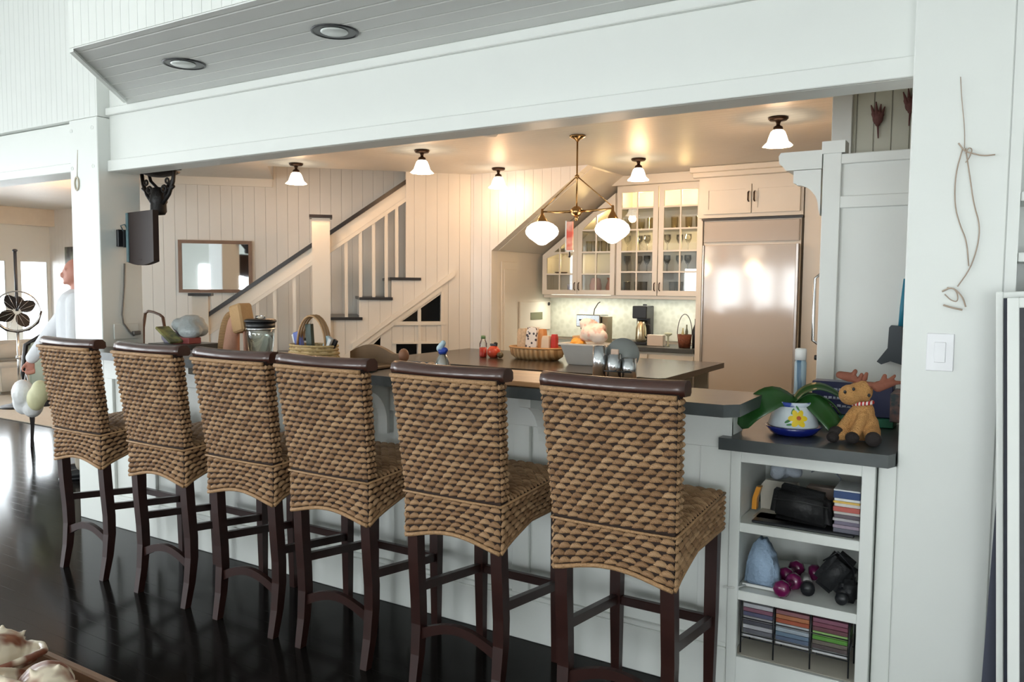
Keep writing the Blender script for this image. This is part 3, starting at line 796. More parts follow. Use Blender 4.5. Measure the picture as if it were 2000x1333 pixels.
# glassware and dishes standing in the cabinets
def tumbler(name, prof, mat, loc, label, cat, group):
    g = G(); g.lathe(prof, (0, 0, 0), 14); o_ = g.put(name, mat, label=label, cat=cat, group=group); o_.location = loc; return o_
def copy_to(o_, loc):
    c = o_.copy(); COL.objects.link(c); c.location = loc; return c
WG = [(0, 0), (0.034, 0.002), (0.006, 0.008), (0.005, 0.07), (0.02, 0.085), (0.036, 0.12), (0.034, 0.165), (0.033, 0.165), (0.034, 0.12), (0.0, 0.085)]
TB = [(0, 0), (0.032, 0), (0.038, 0.12), (0.036, 0.12), (0.030, 0.008), (0, 0.008)]
AMB = M_glass('amber_glass', (0.99, 0.95, 0.80), 0.05, alpha_mix=0.9, refl=0.35)
SM = M_glass('smoky_glass', (0.955, 0.965, 0.975), 0.05, alpha_mix=0.90, refl=0.35)
rows = [(1.935, WG, SM, 'wine_glass', 'stemmed glass on the third shelf of the tall cabinet', 'wine glasses on the third shelf', 8),
        (1.503, TB, SM, 'tumbler', 'clear tumbler on the bottom shelf of the tall cabinet', 'tumblers on the bottom shelf', 9),
        (1.725, WG, SM, 'goblet', 'clear goblet on the second shelf of the tall cabinet', 'goblets on the second shelf', 8),
        (2.155, TB, AMB, 'amber_glass', 'amber glass on the upper shelf of the tall cabinet', 'amber glasses on the upper shelf', 7)]
PLACE = ['leftmost', 'second from left', 'third from left', 'fourth from left', 'fifth from left', 'sixth from left', 'seventh from left', 'eighth from left', 'rightmost']
for z, prof, mt, nm, lab, grp, n in rows:
    first = None
    for i in range(n):
        x = -3.32 + 0.76*i/(n-1); y = 7.72 + 0.06*(i % 2)
        if abs(x+2.94) < 0.03: x -= 0.04
        if first is None: first = tumbler(nm, prof, mt, (x, y, z), lab, 'glass', grp); oo = first
        else: oo = copy_to(first, (x, y, z))
        oo['label'] = lab + ', ' + PLACE[i]
PINK = M('pink_china', (0.72, 0.42, 0.36), 0.3)
BLUEW = M('blue_white_china', (0.35, 0.40, 0.62), 0.3)
first = None
for i in range(2):
    loc = (-3.99+0.10*i, 7.74, 1.503)
    if first is None: first = tumbler('mug', [(0, 0), (0.036, 0), (0.038, 0.09), (0.035, 0.09), (0.033, 0.006), (0, 0.006)], BLUEW, loc, 'blue and white mug farthest left on the bottom shelf of the sloped cabinet', 'mug', 'mugs in the sloped cabinet')
    else: copy_to(first, loc)['label'] = 'blue and white mug nearest the middle of the sloped cabinet, bottom shelf'
tumbler('jar', [(0, 0), (0.06, 0), (0.065, 0.08), (0.05, 0.15), (0.03, 0.16), (0, 0.16)], PINK, (-3.70, 7.76, 1.503), 'pink china jar on the bottom shelf of the sloped glass cabinet', 'jar', None)
tumbler('pitcher', [(0, 0), (0.05, 0), (0.058, 0.06), (0.035, 0.13), (0.045, 0.16), (0.04, 0.16), (0, 0.02)], M('rust_china', (0.5, 0.18, 0.09), 0.35), (-3.52, 7.76, 1.503), 'rust coloured pitcher at the right of the sloped glass cabinet', 'pitcher', None)
g = G(); g.lathe([(0, 0), (0.05, 0), (0.075, 0.018), (0.07, 0.022), (0, 0.006)], (-4.12, 7.76, 1.705), 16); g.put('dark_saucer', BRONZE, smooth=True, label='small dark dish on the upper shelf at the left of the sloped cabinet', cat='dish')
first = None
for i in range(5):
    loc = (-3.78+0.085*i, 7.76, 1.935)
    if first is None: first = tumbler('beaker', TB, AMB, loc, 'x', 'glass', 'beakers in the sloped cabinet'); oo = first
    else: oo = copy_to(first, loc)
    oo['label'] = 'amber beaker on the middle shelf of the sloped cabinet, ' + PLACE[i]

# ---- refrigerator
RF = (-1.96, 7.7, 0)
t = thing('refrigerator', 'tall built-in off-white refrigerator with a grille panel on top', 'refrigerator', RF)
FR = M('fridge_enamel', (0.56, 0.53, 0.50), 0.09, var=0.01, spec=0.8)
g = G(RF); g.box(-2.415, -1.525, 7.43, 7.98, 0.02, 2.20); g.put('housing', CREAM, t)
g = G(RF); g.box(-2.405, -1.535, 7.40, 7.428, 0.10, 1.965, 0.006); d = g.put('door', FR, t)
g = G(RF); g.box(-2.412, -2.396, 7.385, 7.40, 0.10, 1.965, 0.003); g.box(-1.556, -1.530, 7.365, 7.40, 0.10, 1.965, 0.004); g.put('door_trim', M('grey_trim', (0.45, 0.43, 0.42), 0.3, 0.6), d)
g = G(RF); g.box(-2.405, -1.535, 7.40, 7.428, 1.99, 2.185, 0.006); g.put('grille_panel', FR, t)
g = G(RF); g.box(-2.43, -1.51, 7.40, 7.43, 2.195, 2.215); g.put('vent_gap', BLACK, t)
g = G(RF); g.box(-2.405, -1.535, 7.405, 7.43, 0.0, 0.085); g.put('kick_plate', BLACK, t)
g = G(RF); g.box(-2.47, -2.42, 7.40, 7.98, 0, 2.2); g.put('side_panel', CREAM, t)
t = thing('overhead_cabinet', 'white two-door cabinet above the refrigerator', 'cabinet', (-1.96, 7.7, 2.22))
o = (-1.96, 7.7, 2.22)
g = G(o); g.box(-2.47, -1.515, 7.43, 7.98, 2.222, 2.60); g.put('body', CREAM, t)
for xa, xb, s_ in ((-2.42, -1.972, 1), (-1.962, -1.54, -1)):
    g = G(o); g.box(xa, xb, 7.41, 7.43, 2.255, 2.520, 0.003); g.box(xa, xa+0.05, 7.402, 7.41, 2.255, 2.52); g.box(xb-0.05, xb, 7.402, 7.41, 2.255, 2.52); g.box(xa+0.05, xb-0.05, 7.402, 7.41, 2.255, 2.30); g.box(xa+0.05, xb-0.05, 7.402, 7.41, 2.475, 2.52)
    d = g.put('door', CREAM, t)
    g = G(o); kx = xb-0.022 if s_ > 0 else xa+0.022
    g.tube([(kx, 7.40, 2.36), (kx, 7.378, 2.37), (kx, 7.378, 2.44), (kx, 7.40, 2.45)], 0.007, 6); g.put('handle', BRONZE, d, smooth=True)
g = G(o); g.box(-2.52, -1.3, 7.37, 7.428, 2.60, 2.645, 0.004); g.box(-2.54, -1.28, 7.34, 7.428, 2.645, 2.697, 0.006); g.box(-2.47, -1.515, 7.43, 7.98, 2.605, 2.697); g.put('crown', CREAM, t)

# ---- pantry end panel, crown and bracket
PT = (-0.2, 4.2, 0)
t = thing('pantry_cabinet', 'tall white pantry cabinet with a crown moulding left of the right pillar', 'cabinet', PT)
g = G(PT); g.box(-0.695, 0.30, 3.92, 4.55, 0, 2.175); g.put('body', WHITE, t)
g = G(PT); g.box(-0.715, -0.635, 3.90, 3.92, 0, 2.20, 0.003); g.box(-0.635, 0.30, 3.90, 3.92, 1.93, 1.985, 0.003); g.box(-0.635, 0.30, 3.90, 3.92, 2.13, 2.175, 0.003); g.put('end_frame', WHITE, t)
g = G(PT); g.box(-0.719, -0.697, 3.93, 4.54, 0.10, 1.95, 0.003); d = g.put('door', CREAM, t)
g = G(PT); g.tube([(-0.72, 3.96, 1.30), (-0.745, 3.96, 1.315), (-0.745, 3.96, 1.63-0.02), (-0.72, 3.96, 1.63)], 0.008, 6); g.put('handle', STEEL, d, smooth=True)
g = G(PT); g.lathe([(0, 0), (0.012, 0), (0.014, 0.014), (0.006, 0.02)], (-0.735, 3.96, 1.235), 10, Matrix.Rotation(PI/2, 3, 'Y')); g.put('knob', BLACK, d, smooth=True)
g = G(PT)
g.prism([(-0.72, 2.200), (-0.905, 2.200), (-0.915, 2.185), (-0.912, 2.150), (-0.895, 2.135), (-0.88, 2.115), (-0.72, 2.115)], 'y', 3.90, 4.55)
g.prism([(-0.72, 2.235), (-0.62, 2.235), (-0.62, 2.18), (-0.72, 2.18)], 'y', 3.89, 3.99)
g.put('crown', WHITE, t)
g = G(PT)
pr = [(-0.722, 2.112), (-0.845, 2.112), (-0.845, 2.055), (-0.83, 2.05)]
for i in range(9):
    a = PI/2*i/8
    pr.append((-0.83+0.10*math.sin(a), 1.93+0.115*math.cos(a)))
pr += [(-0.722, 1.90)]
g.prism(pr, 'y', 3.90, 3.96); g.put('bracket', WHITE, t)
g = G(); g.lathe([(0, 0), (0.06, 0.0), (0.065, 0.012), (0, 0.018)], (-0.80, 4.15, 2.204), 20); g.put('dark_plate', BRONZE, smooth=True, label='dark flat dish lying on the pantry crown ledge', cat='dish')

# ================================================================== STAIRCASE
ST = UV(0.0, 8.5)
t = thing('staircase', 'white staircase with dark treads and handrail rising to the right', 'staircase', ST)
o = ST
for k in range(9):
    zt = 1.645-0.2*k; u0 = 0.69-0.30*k
    if zt < 0.1: break
    g = G(o); g.dbox(u0-0.02, u0+0.31 if k else 0.985, 8.03, 9.02, zt-0.028, zt); g.put('tread', BLACKWOOD, t)
    g = G(o); g.dbox(u0, u0+0.015, 8.145, 9.02, zt-0.2, zt-0.029); g.put('riser', CREAM, t)
for k in range(1, 4):
    zt = 1.645+0.2*k; u0 = 0.69+0.30*k
    g = G(o); g.dbox(u0-0.02, u0+0.30, 8.16, 9.02, zt-0.028, zt); g.put('tread', BLACKWOOD, t)
    g = G(o); g.dbox(u0, u0+0.015, 8.16, 9.02, zt-0.2, zt-0.029); g.put('riser', CREAM, t)
g = G(o); g.dbox(-0.082, 0.090, 8.00, 8.17, 0.62, 2.215); g.put('newel_post', CREAM, t)
g = G(o); g.dbox(-0.105, 0.113, 7.975, 8.195, 2.216, 2.245); g.put('newel_cap', BLACKWOOD, t)
g = G(o); g.dbox(-1.19, -1.045, 8.02, 8.165, 0.0, 1.45); g.put('newel_post', CREAM, t)
g = G(o); g.dbox(-1.22, -1.015, 7.995, 8.19, 1.451, 1.478); g.put('newel_cap', BLACKWOOD, t)
def railz(u): return 1.99+0.705*u
for ua, ub in ((-1.045, -0.082), (0.090, 0.836)):
    za, zb = railz(ua), railz(ub)
    g = G(o); g.prism([(ua, za+0.0), (ub, zb+0.0), (ub, zb+0.045), (ua, za+0.045)], 'v', 8.055, 8.115); g.put('handrail', BLACKWOOD, t)
    g = G(o); g.prism([(ua, za-0.13), (ub, zb-0.13), (ub, zb-0.002), (ua, za-0.002)], 'v', 8.075, 8.095); g.put('rail_board', CREAM, t)
    g = G(o); g.prism([(ua, za-0.175), (ub, zb-0.175), (ub, zb-0.132), (ua, za-0.132)], 'v', 8.06, 8.11); g.put('lower_rail', CREAM, t)
for u in (-0.83, -0.60, -0.44, -0.255, 0.245, 0.385, 0.515, 0.640, 0.745):
    k = math.floor((0.69-u)/0.30)+1
    zt = 1.645-0.2*max(k, 0)
    if u > 0.69: zt = 1.645
    g = G(o); g.dbox(u-0.016, u+0.016, 8.07, 8.10, zt+0.001, railz(u)-0.16); g.put('baluster', CREAM, t)

# ================================================================== LIGHT FIXTURES
def bell_lamp(label, loc, lit=True, group='bell-shaped ceiling lamps'):
    t = thing('ceiling_lamp', label, 'lamp', loc, group=group)
    g = G(); g.lathe([(0, 0), (0.062, 0), (0.066, -0.008), (0.055, -0.020), (0.020, -0.024), (0.013, -0.040), (0.013, -0.052), (0.030, -0.062), (0.034, -0.085), (0, -0.086)], (0, 0, 0), 20); g.put('canopy', BRONZE, t, smooth=True)
    g = G()
    fl = lambda a, z: 1 + 0.05*math.cos(8*a)*max(0, min(1, (-0.12-z)/0.06))
    g.lathe([(0.030, -0.080), (0.046, -0.095), (0.058, -0.125), (0.068, -0.160), (0.096, -0.188), (0.093, -0.190), (0.060, -0.172), (0.040, -0.100), (0.028, -0.084)], (0, 0, 0), 32, rmod=fl); g.put('glass_shade', SHADE, t, smooth=True)
    g = G(); g.ell((0, 0, -0.165), (0.030, 0.030, 0.036)); g.put('bulb', M_emit('bulb', (1.0, 0.93, 0.8), 9.0), t)
    return t
lamps = [((-1.30, 5.50), 'largest lit bell ceiling lamp, at the right near the pantry crown'),
         ((-2.765, 6.64), 'lit bell ceiling lamp directly in front of the glass cabinets'),
         ((-4.179, 5.36), 'lit bell ceiling lamp left of the top of the stair wall corner'),
         ((-5.667, 5.36), 'leftmost lit bell ceiling lamp, over the stair handrail'),
         ((-4.157, 6.52), 'lit bell ceiling lamp whose glow burns out the white wall beside it')]
lp0 = None
for (x, y), l in lamps:
    if lp0 is None: lp0 = bell_lamp(l, (x, y, 2.698))
    else: dup(lp0, (x, y, 2.698), 0, l)
    point('lamp_bulb_light', (x, y, 2.47), 6.0 if y > 6.4 and x < -4 else 12.5, WARM, 0.05)
dup(lp0, (-8.9, 5.4, 2.698), 0, 'bell ceiling lamp in the far left room')
point('lamp_bulb_light', (-8.9, 5.4, 2.47), 50, (1.0, 0.5, 0.2), 0.05)

# chandelier
CH = (-2.752, 5.42, 2.698)
t = thing('chandelier', 'brass two-arm chandelier with two lit white globes over the island', 'chandelier', CH)
g = G(); g.lathe([(0, 0), (0.062, 0), (0.058, -0.012), (0.02, -0.03), (0.008, -0.045), (0, -0.045)], (0, 0, 0), 20); g.put('canopy', BRASS, t, smooth=True)
g = G(); g.tube([(0, 0, -0.02), (0, 0, -0.55)], 0.007, 8); g.ell((0, 0, -0.305), (0.018, 0.018, 0.018)); g.put('rod', BRASS, t, smooth=True)
g = G(); g.ell((0, 0, -0.565), (0.045, 0.045, 0.042), 18, 12); g.lathe([(0, -0.64), (0.010, -0.63), (0.014, -0.61), (0.008, -0.60)], (0, 0, 0), 10); g.put('hub', BRASS, t, smooth=True)
for s_ in (-1, 1):
    g = G(); g.tube([(0.02*s_, 0, -0.565), (0.16*s_, 0, -0.563), (0.295*s_, 0, -0.555)], [0.011, 0.009, 0.006], 8); g.tube([(0, 0, -0.30), (0.30*s_, 0, -0.545)], 0.0045, 6); g.put('arm', BRASS, t, smooth=True)
    g = G(); g.lathe([(0, -0.53), (0.010, -0.535), (0.012, -0.575), (0.026, -0.60), (0.048, -0.635), (0.045, -0.642), (0, -0.642)], (0.298*s_, 0, 0), 18); g.put('shade_holder', BRASS, t, smooth=True)
    g = G(); g.lathe([(0.045, -0.632), (0.085, -0.648), (0.118, -0.675), (0.130, -0.705), (0.124, -0.732), (0.098, -0.760), (0.060, -0.786), (0.030, -0.808), (0, -0.815)], (0.298*s_, 0, 0), 28); g.put('globe', GLOBE, t, smooth=True)
    point('globe_light', (CH[0]+0.298*s_, CH[1], CH[2]-0.90), 7.0, (1.0, 0.66, 0.38), 0.09)
# red and white hanging ornament under the hub
RT = (-2.808, 5.42, 1.80)
t = thing('hanging_ornament', 'red and white ribbon-like ornament hanging below the chandelier hub', 'ornament', RT)
g = G(); g.box(-0.030, 0.030, -0.006, 0.006, 0.04, 0.26, 0.003); g.put('panel', M_spots('red_white_card', (0.72, 0.10, 0.06), (0.85, 0.50, 0.38), 9, 0.4, 0.6, 0.5), t)
g = G(); g.box(-0.034, -0.024, -0.008, 0.008, 0.035, 0.265); g.box(-0.034, 0.034, -0.008, 0.008, 0.03, 0.042); g.put('white_edge', PAPER, t)
g = G(); g.tube([(0, 0, 0.26), (0.052, 0, 0.30)], 0.002, 5); g.lathe([(0, -0.015), (0.01, -0.01), (0.010, 0.012), (0.004, 0.03)], (0, 0, 0), 8); g.put('cord', BLACK, t)

# recessed lights in the soffit
def recessed(label, x, y):
    t = thing('recessed_light', label, 'lamp', (x, y, 2.672), group='recessed lights in the board soffit')
    g = G(); g.lathe([(0.103, 0.0), (0.104, -0.005), (0.094, -0.007), (0.092, 0.0), (0.090, 0.003)], (0, 0, 0), 32); g.put('trim_ring', BLACK, t, smooth=True)
    g = G(); g.lathe([(0.096, -0.0045), (0, -0.0045)], (0, 0, 0), 28); g.put('dark_cup', BLACK, t)
    g = G(); g.lathe([(0.0, -0.014), (0.050, -0.013), (0.060, -0.009), (0.060, -0.006), (0, -0.006)], (0.008, -0.012, 0), 24); g.put('lamp_face', M('lamp_frost', (0.70, 0.74, 0.72), 0.25), t, smooth=True)
recessed('left recessed light with a dark rim in the board soffit', -3.552, 2.618)
recessed('right recessed light with a dark rim in the board soffit', -2.529, 2.627)
g = G(); g.lathe([(0, -0.02), (0.05, -0.018), (0.06, 0.0), (0, 0)], (-3.287, 5.035, 2.698), 20); g.put('smoke_detector', PAPER, smooth=True, label='small bright round fitting on the kitchen ceiling left of the chandelier', cat='fitting')

# ================================================================== LEFT POST ITEMS
TV = (-4.79, 3.10, 1.85)
t = thing('television', 'small dark flat television on a wall arm on the side of the left post', 'television', TV, rotz=math.radians(-9))
g = G()
n = 10
def tvp(s_, top): return 0.165 if top else -0.150-0.022*math.sin(PI*s_)
poly = [(0.18+0.18-0.36*i/n, tvp(i/n, False)) for i in range(n+1)]
poly = [(0.36, 0.165), (0.0, 0.165)] + [(0.36*i/n, tvp(i/n, False)) for i in range(n+1)]
g.prism(poly, 'y', -0.018, 0.018); g.put('screen_panel', M('tv_dark', (0.030, 0.020, 0.018), 0.55, var=0.1, spec=0.15), t)
g = G(); g.box(0.0, 0.030, -0.024, -0.018, -0.150, 0.163); g.put('edge_frame', M('tv_edge', (0.10, 0.17, 0.19), 0.25), t)
g = G(); g.box(0.16, 0.20, -0.0195, -0.0185, -0.140, -0.134); g.put('status_light', M('tv_cover', (0.034, 0.023, 0.020), 0.6, spec=0.12), t)
g = G(); g.box(-0.085, -0.055, -0.05, 0.05, -0.05, 0.06, 0.003); g.put('wall_plate', BLACK, t)
g = G(); g.box(-0.06, 0.02, -0.012, 0.012, 0.018, 0.036); g.box(-0.06, 0.02, -0.012, 0.012, -0.03, -0.012); g.box(-0.03, -0.01, -0.03, 0.03, -0.055, 0.05); g.put('mount_arm', BLACK, t)
g = G(); g.tube([(-0.045, -0.02, 0.05), (-0.06, -0.03, 0.085), (0.0, -0.03, 0.09), (0.03, -0.02, 0.04)], 0.004, 6); g.put('cable_loop', M('teal_cable', (0.06, 0.11, 0.12), 0.5), t, smooth=True)
g = G(); g.tube([(-4.870, 3.110, 1.693), (-4.870, 3.102, 1.543), (-4.870, 3.083, 1.360), (-4.868, 3.091, 1.303), (-4.865, 3.137, 1.240), (-4.862, 3.160, 1.219)], 0.0055, 6)
g.box(-4.870, -4.845, 3.150, 3.200, 1.225, 1.250, 0.003)
g.put('power_cord', M('grey_cord', (0.16, 0.15, 0.14), 0.5), smooth=False, label='grey power cord with black plug hanging below the television', cat='cord')
# white wall box where the cord ends
g = G(); g.box(-4.879, -4.872, 3.03, 3.20, 1.20, 1.30, 0.002); g.put('outlet_plate', WHITE, label='pale outlet plate low on the side of the left post', cat='outlet')
# black iron fan motor and bracket below the beam
IB = (-4.775, 3.30, 2.03)
t = thing('iron_bracket', 'ornate black iron bracket hanging under the beam above the television', 'bracket', IB)
g = G()
for s_ in (-1, 1):
    g.tube([(0.175*s_, 0, 0.285), (0.160*s_, 0, 0.20), (0.115*s_, 0, 0.12), (0.05*s_, 0, 0.06)], 0.013, 8)
    g.tube([(0.145*s_, 0.03, 0.285), (0.12*s_, 0.03, 0.22), (0.05*s_, 0.03, 0.17), (0, 0.03, 0.16)], 0.011, 8)
    g.tube([(0.165*s_, 0, 0.17), (0.13*s_, 0, 0.15), (0.10*s_, 0, 0.16), (0.07*s_, 0, 0.10)], 0.012, 8)
g.put('scroll_arm', IRON, t, smooth=True)
g = G(); g.box(-0.185, 0.185, -0.03, 0.05, 0.275, 0.30, 0.004); g.lathe([(0, 0.235), (0.05, 0.24), (0.12, 0.262), (0.14, 0.275), (0, 0.276)], (0, 0, 0), 18); g.put('top_plate', IRON, t)
g = G(); g.lathe([(0, -0.015), (0.040, -0.01), (0.052, 0.01), (0.050, 0.06), (0.058, 0.075), (0.050, 0.11), (0.036, 0.165), (0, 0.17)], (0, 0, 0), 14)
for s_ in (-1, 1):
    g.tube([(s_*(0.078+0.022*math.cos(a)), -0.01, 0.155+0.022*math.sin(a)) for a in [2*PI*i/12 for i in range(12)]], 0.008, 6, closed=True)
    g.tube([(s_*(0.112+0.016*math.cos(a)), -0.01, 0.205+0.016*math.sin(a)) for a in [2*PI*i/12 for i in range(12)]], 0.007, 6, closed=True)
g.put('motor_body', IRON, t, smooth=True)
# rope ring on the left post
g = G(); g.tube([(-5.114+0.022*math.cos(a), 2.952, 2.205+0.042*math.sin(a)) for a in [2*PI*i/20 for i in range(20)]], 0.006, 6, closed=True)
g.tube([(-5.112, 2.953, 2.247), (-5.106, 2.953, 2.33), (-5.10, 2.955, 2.42)], 0.002, 5)
g.put('twine_loop', M('pale_twine', (0.52, 0.46, 0.36), 0.8, bump=0.5), label='small ring of pale twine hanging on the left post', cat='twine')

# ================================================================== MIRROR
def frame_v(name, u0, u1, z0, z1, v, label, cat):
    c = UV((u0+u1)/2, v)
    t = thing(name, label, cat, (c[0], c[1], z0))
    o = (c[0], c[1], z0); fw = 0.035
    g = G(o); g.dbox(u0, u1, v-0.03, v, z1-fw, z1); g.dbox(u0, u1, v-0.03, v, z0, z0+fw); g.dbox(u0, u0+fw, v-0.03, v, z0+fw, z1-fw); g.dbox(u1-fw, u1, v-0.03, v, z0+fw, z1-fw)
    g.put('frame', M('walnut_frame', (0.20, 0.115, 0.07), 0.4, var=0.25), t)
    g = G(o); g.dbox(u0+fw, u1-fw, v-0.012, v-0.006, z0+fw, z1-fw); g.put('mirror_glass', M('silvered_glass', (0.80, 0.82, 0.84), 0.03, 1.0, var=0.01), t)
frame_v('wall_mirror', -1.465, -0.722, 1.473, 2.030, 9.045, 'wide wood-framed mirror on the diagonal beadboard wall left of the stairs', 'mirror')

# ================================================================== ITEMS ON THE BAR AND ISLAND
def recolor(o_, mat): o_.data.materials.clear(); o_.data.materials.append(mat)
# blender
BL = (-3.98, 3.45, 0.94)
t = thing('blender', 'glass-jar blender with a black lid standing behind the third stool', 'blender', BL)
g = G(); g.lathe([(0, 0), (0.09, 0), (0.092, 0.02), (0.075, 0.12), (0.062, 0.15), (0, 0.15)], (0, 0, 0), 24); g.put('base', STEEL, t, smooth=True)
g = G(); g.lathe([(0.05, 0.15), (0.055, 0.165), (0.075, 0.20), (0.086, 0.30), (0.088, 0.385), (0.084, 0.385), (0.080, 0.30), (0.070, 0.205), (0.03, 0.175), (0, 0.175)], (0, 0, 0), 24); g.put('jar', M_glass('jar_glass', (0.90, 0.94, 0.93), 0.04, alpha_mix=0.76, refl=0.55), t, smooth=True)
g = G(); g.lathe([(0, 0.385), (0.097, 0.385), (0.10, 0.392), (0.097, 0.40), (0.085, 0.405), (0, 0.407)], (0, 0, 0), 24); g.lathe([(0.089, 0.35), (0.091, 0.352), (0.091, 0.384), (0.087, 0.384)], (0, 0, 0), 24); g.put('lid', BLACK, t, smooth=True)
g = G(); g.lathe([(0, 0.407), (0.032, 0.407), (0.03, 0.425), (0, 0.428)], (0, 0, 0), 16); g.put('lid_cap', GLASS, t, smooth=True)
g = G(); g.lathe([(0.054, 0.15), (0.088, 0.155), (0.088, 0.165), (0.05, 0.17)], (0, 0, 0), 24); g.lathe([(0.088, 0.335), (0.092, 0.338), (0.092, 0.348), (0.088, 0.35)], (0, 0, 0), 24); g.put('steel_ring', STEEL, t, smooth=True)
# tan folded runner draped over a rack
TN = (-4.22, 3.45, 0.94)
t = thing('draped_throw', 'tan and pink folded throws leaning together left of the blender', 'throw', TN)
def slab(g, pts, th, wd):
    pass
TANW = M_spots('tan_weave', (0.30, 0.16, 0.07), (0.50, 0.30, 0.14), 38, 0.35, 0.65, 0.8, 'wavez', 0.6)
g = G(); g.bar([(-0.14, 0.02, 0.0), (-0.125, 0.02, 0.16), (-0.105, 0.01, 0.28), (-0.06, 0, 0.40), (-0.02, 0, 0.455)], 0.115, 0.10, [1.0, 1.0, 0.95, 0.85, 0.6]); g.put('left_fold', TANW, t, subsurf=2)
PKC = M('dusty_pink_cloth', (0.50, 0.27, 0.19), 0.85, var=0.2, bump=0.4)
g = G(); g.bar([(-0.02, -0.02, 0.0), (-0.02, -0.02, 0.20), (-0.01, -0.01, 0.33), (0.0, 0, 0.44)], 0.15, 0.12, [1.0, 0.85, 0.7, 0.5]); g.put('middle_fold', PKC, t, subsurf=2)
g = G(); g.box(-0.055, 0.055, -0.06, 0.05, -0.09, 0.09, 0.012, Matrix.Translation((0.075, 0, 0.405)) @ Matrix.Rotation(math.radians(-14), 4, 'Y')); g.put('square_flap', M('straw_cloth', (0.52, 0.32, 0.15), 0.8, var=0.15, bump=0.4), t)
g = G(); g.bar([(0.13, 0, 0.0), (0.125, 0, 0.25), (0.10, 0, 0.36)], 0.05, 0.08, [1, 0.9, 0.7]); g.put('right_fold', PKC, t, subsurf=2)
# crumpled bags and magazines
def blob(name, c, r, mat, label, cat, seed=1, amp=0.25, vox=0.012, parent=None, group=None):
    rr = random.Random(seed); g = G()
    for i in range(9):
        d = Vector((rr.uniform(-1, 1)*r[0]*0.5, rr.uniform(-1, 1)*r[1]*0.5, rr.uniform(-1, 1)*r[2]*0.4))
        g.ell(Vector(c)+d, (r[0]*rr.uniform(0.35, 0.6), r[1]*rr.uniform(0.4, 0.7), r[2]*rr.uniform(0.4, 0.65)), 10, 7, Euler((rr.uniform(-1, 1), rr.uniform(-1, 1), rr.uniform(-1, 1))))
    o_ = g.put(name, mat, parent, remesh=vox, label=label, cat=cat, group=group)
    return o_
blob('plastic_bag', (-4.66, 3.42, 1.275), (0.15, 0.09, 0.10), M('grey_film', (0.40, 0.44, 0.45), 0.35, var=0.3, scale=14, bump=0.8, bscale=30), 'crumpled grey plastic bag heaped right of the left post', 'bag', 5)
g = G(); g.box(-0.09, 0.09, -0.05, 0.05, -0.009, 0.009, 0.003, Matrix.Translation((-4.69, 3.30, 1.225)) @ Matrix.Rotation(math.radians(32), 4, 'Y')); g.put('yellow_magazine', M_spots('yellow_cover', (0.34, 0.33, 0.12), (0.10, 0.11, 0.05), 14, 0.4, 0.6, 0.4), label='yellow magazine leaning in the heap beside the left post', cat='magazine')
g = G(); g.box(-0.10, 0.10, -0.05, 0.05, -0.02, 0.02, 0.004, Matrix.Translation((-4.66, 3.40, 1.185))); g.put('red_packet', M('red_packet', (0.30, 0.07, 0.07), 0.4), label='dark red packet at the bottom of the heap beside the left post', cat='packet')
blob('paper_bundle', (-4.79, 3.38, 1.20), (0.09, 0.08, 0.05), M('lilac_paper', (0.38, 0.36, 0.45), 0.6, var=0.3, bump=0.6), 'pale lilac paper bundle touching the left post', 'paper', 9)
g = G(); g.box(-4.86, -4.50, 3.255, 3.55, 0.941, 1.165, 0.004); g.put('storage_crate', SLATE, label='dark box carrying the heap of bags beside the left post', cat='box')
g = G(); g.tube([(-6.742, 4.500, 1.291), (-6.695, 4.500, 1.311), (-6.618, 4.500, 1.303), (-6.528, 4.500, 1.282), (-6.484, 4.500, 1.260)], 0.012, 8)
g.tube([(-6.742, 4.500, 1.291), (-6.778, 4.500, 1.157), (-6.790, 4.500, 0.869), (-6.72, 4.5, 0.0)], 0.014, 8); g.tube([(-6.484, 4.500, 1.260), (-6.438, 4.500, 1.075), (-6.32, 4.5, 0.45), (-6.32, 4.5, 0.0)], 0.014, 8)
g.box(-6.72, -6.32, 4.1, 4.5, 0.42, 0.46, 0.01); g.tube([(-6.70, 4.12, 0.42), (-6.71, 4.1, 0)], 0.014, 8); g.tube([(-6.34, 4.12, 0.42), (-6.33, 4.1, 0)], 0.014, 8)
g.put('dining_chair', M('chair_brown', (0.10, 0.05, 0.03), 0.4), label='brown chair whose curved back shows just right of the left post', cat='chair')
# pen basket with handle
BK = (-3.035, 2.98, 1.157)
STRAW = M_spots('straw_basket', (0.46, 0.30, 0.12), (0.74, 0.56, 0.30), 34, 0.35, 0.6, 0.75, 'voronoi', 0.8)
t = thing('handled_basket', 'yellowish woven basket with an arched handle full of pens and books', 'basket', BK)
g = G()
n = 26
prof = [(0, 0), (0.135, 0.0), (0.150, 0.02), (0.152, 0.05), (0.142, 0.092), (0.138, 0.095), (0.132, 0.085), (0.140, 0.05), (0.13, 0.012), (0, 0.012)]
g.lathe(prof, (0, 0, 0), 32, Matrix.Diagonal((1.0, 0.62, 1.0)), rmod=lambda a, z: 1+0.018*math.cos(26*a)); g.put('bowl', STRAW, t, smooth=True)
g = G()
for k in range(5):
    z = 0.015+0.019*k; R_ = 0.150 if k < 3 else 0.145
    g.tube([(R_*1.01*math.cos(a), R_*0.63*math.sin(a), z) for a in [2*PI*i/28 for i in range(28)]], 0.0065, 6, closed=True)
g.put('woven_bands', M('straw_dark', (0.58, 0.40, 0.18), 0.8, var=0.4, scale=70), t, smooth=True)
g = G()
for dy in (-0.018, 0.0, 0.018):
    g.tube([(0.10*math.cos(a)+0.0, dy, 0.085+0.16*math.sin(a)) for a in [PI*i/14 for i in range(15)]], 0.0065, 6)
g.put('handle', M('cane', (0.34, 0.19, 0.08), 0.5, var=0.3), t, smooth=True)
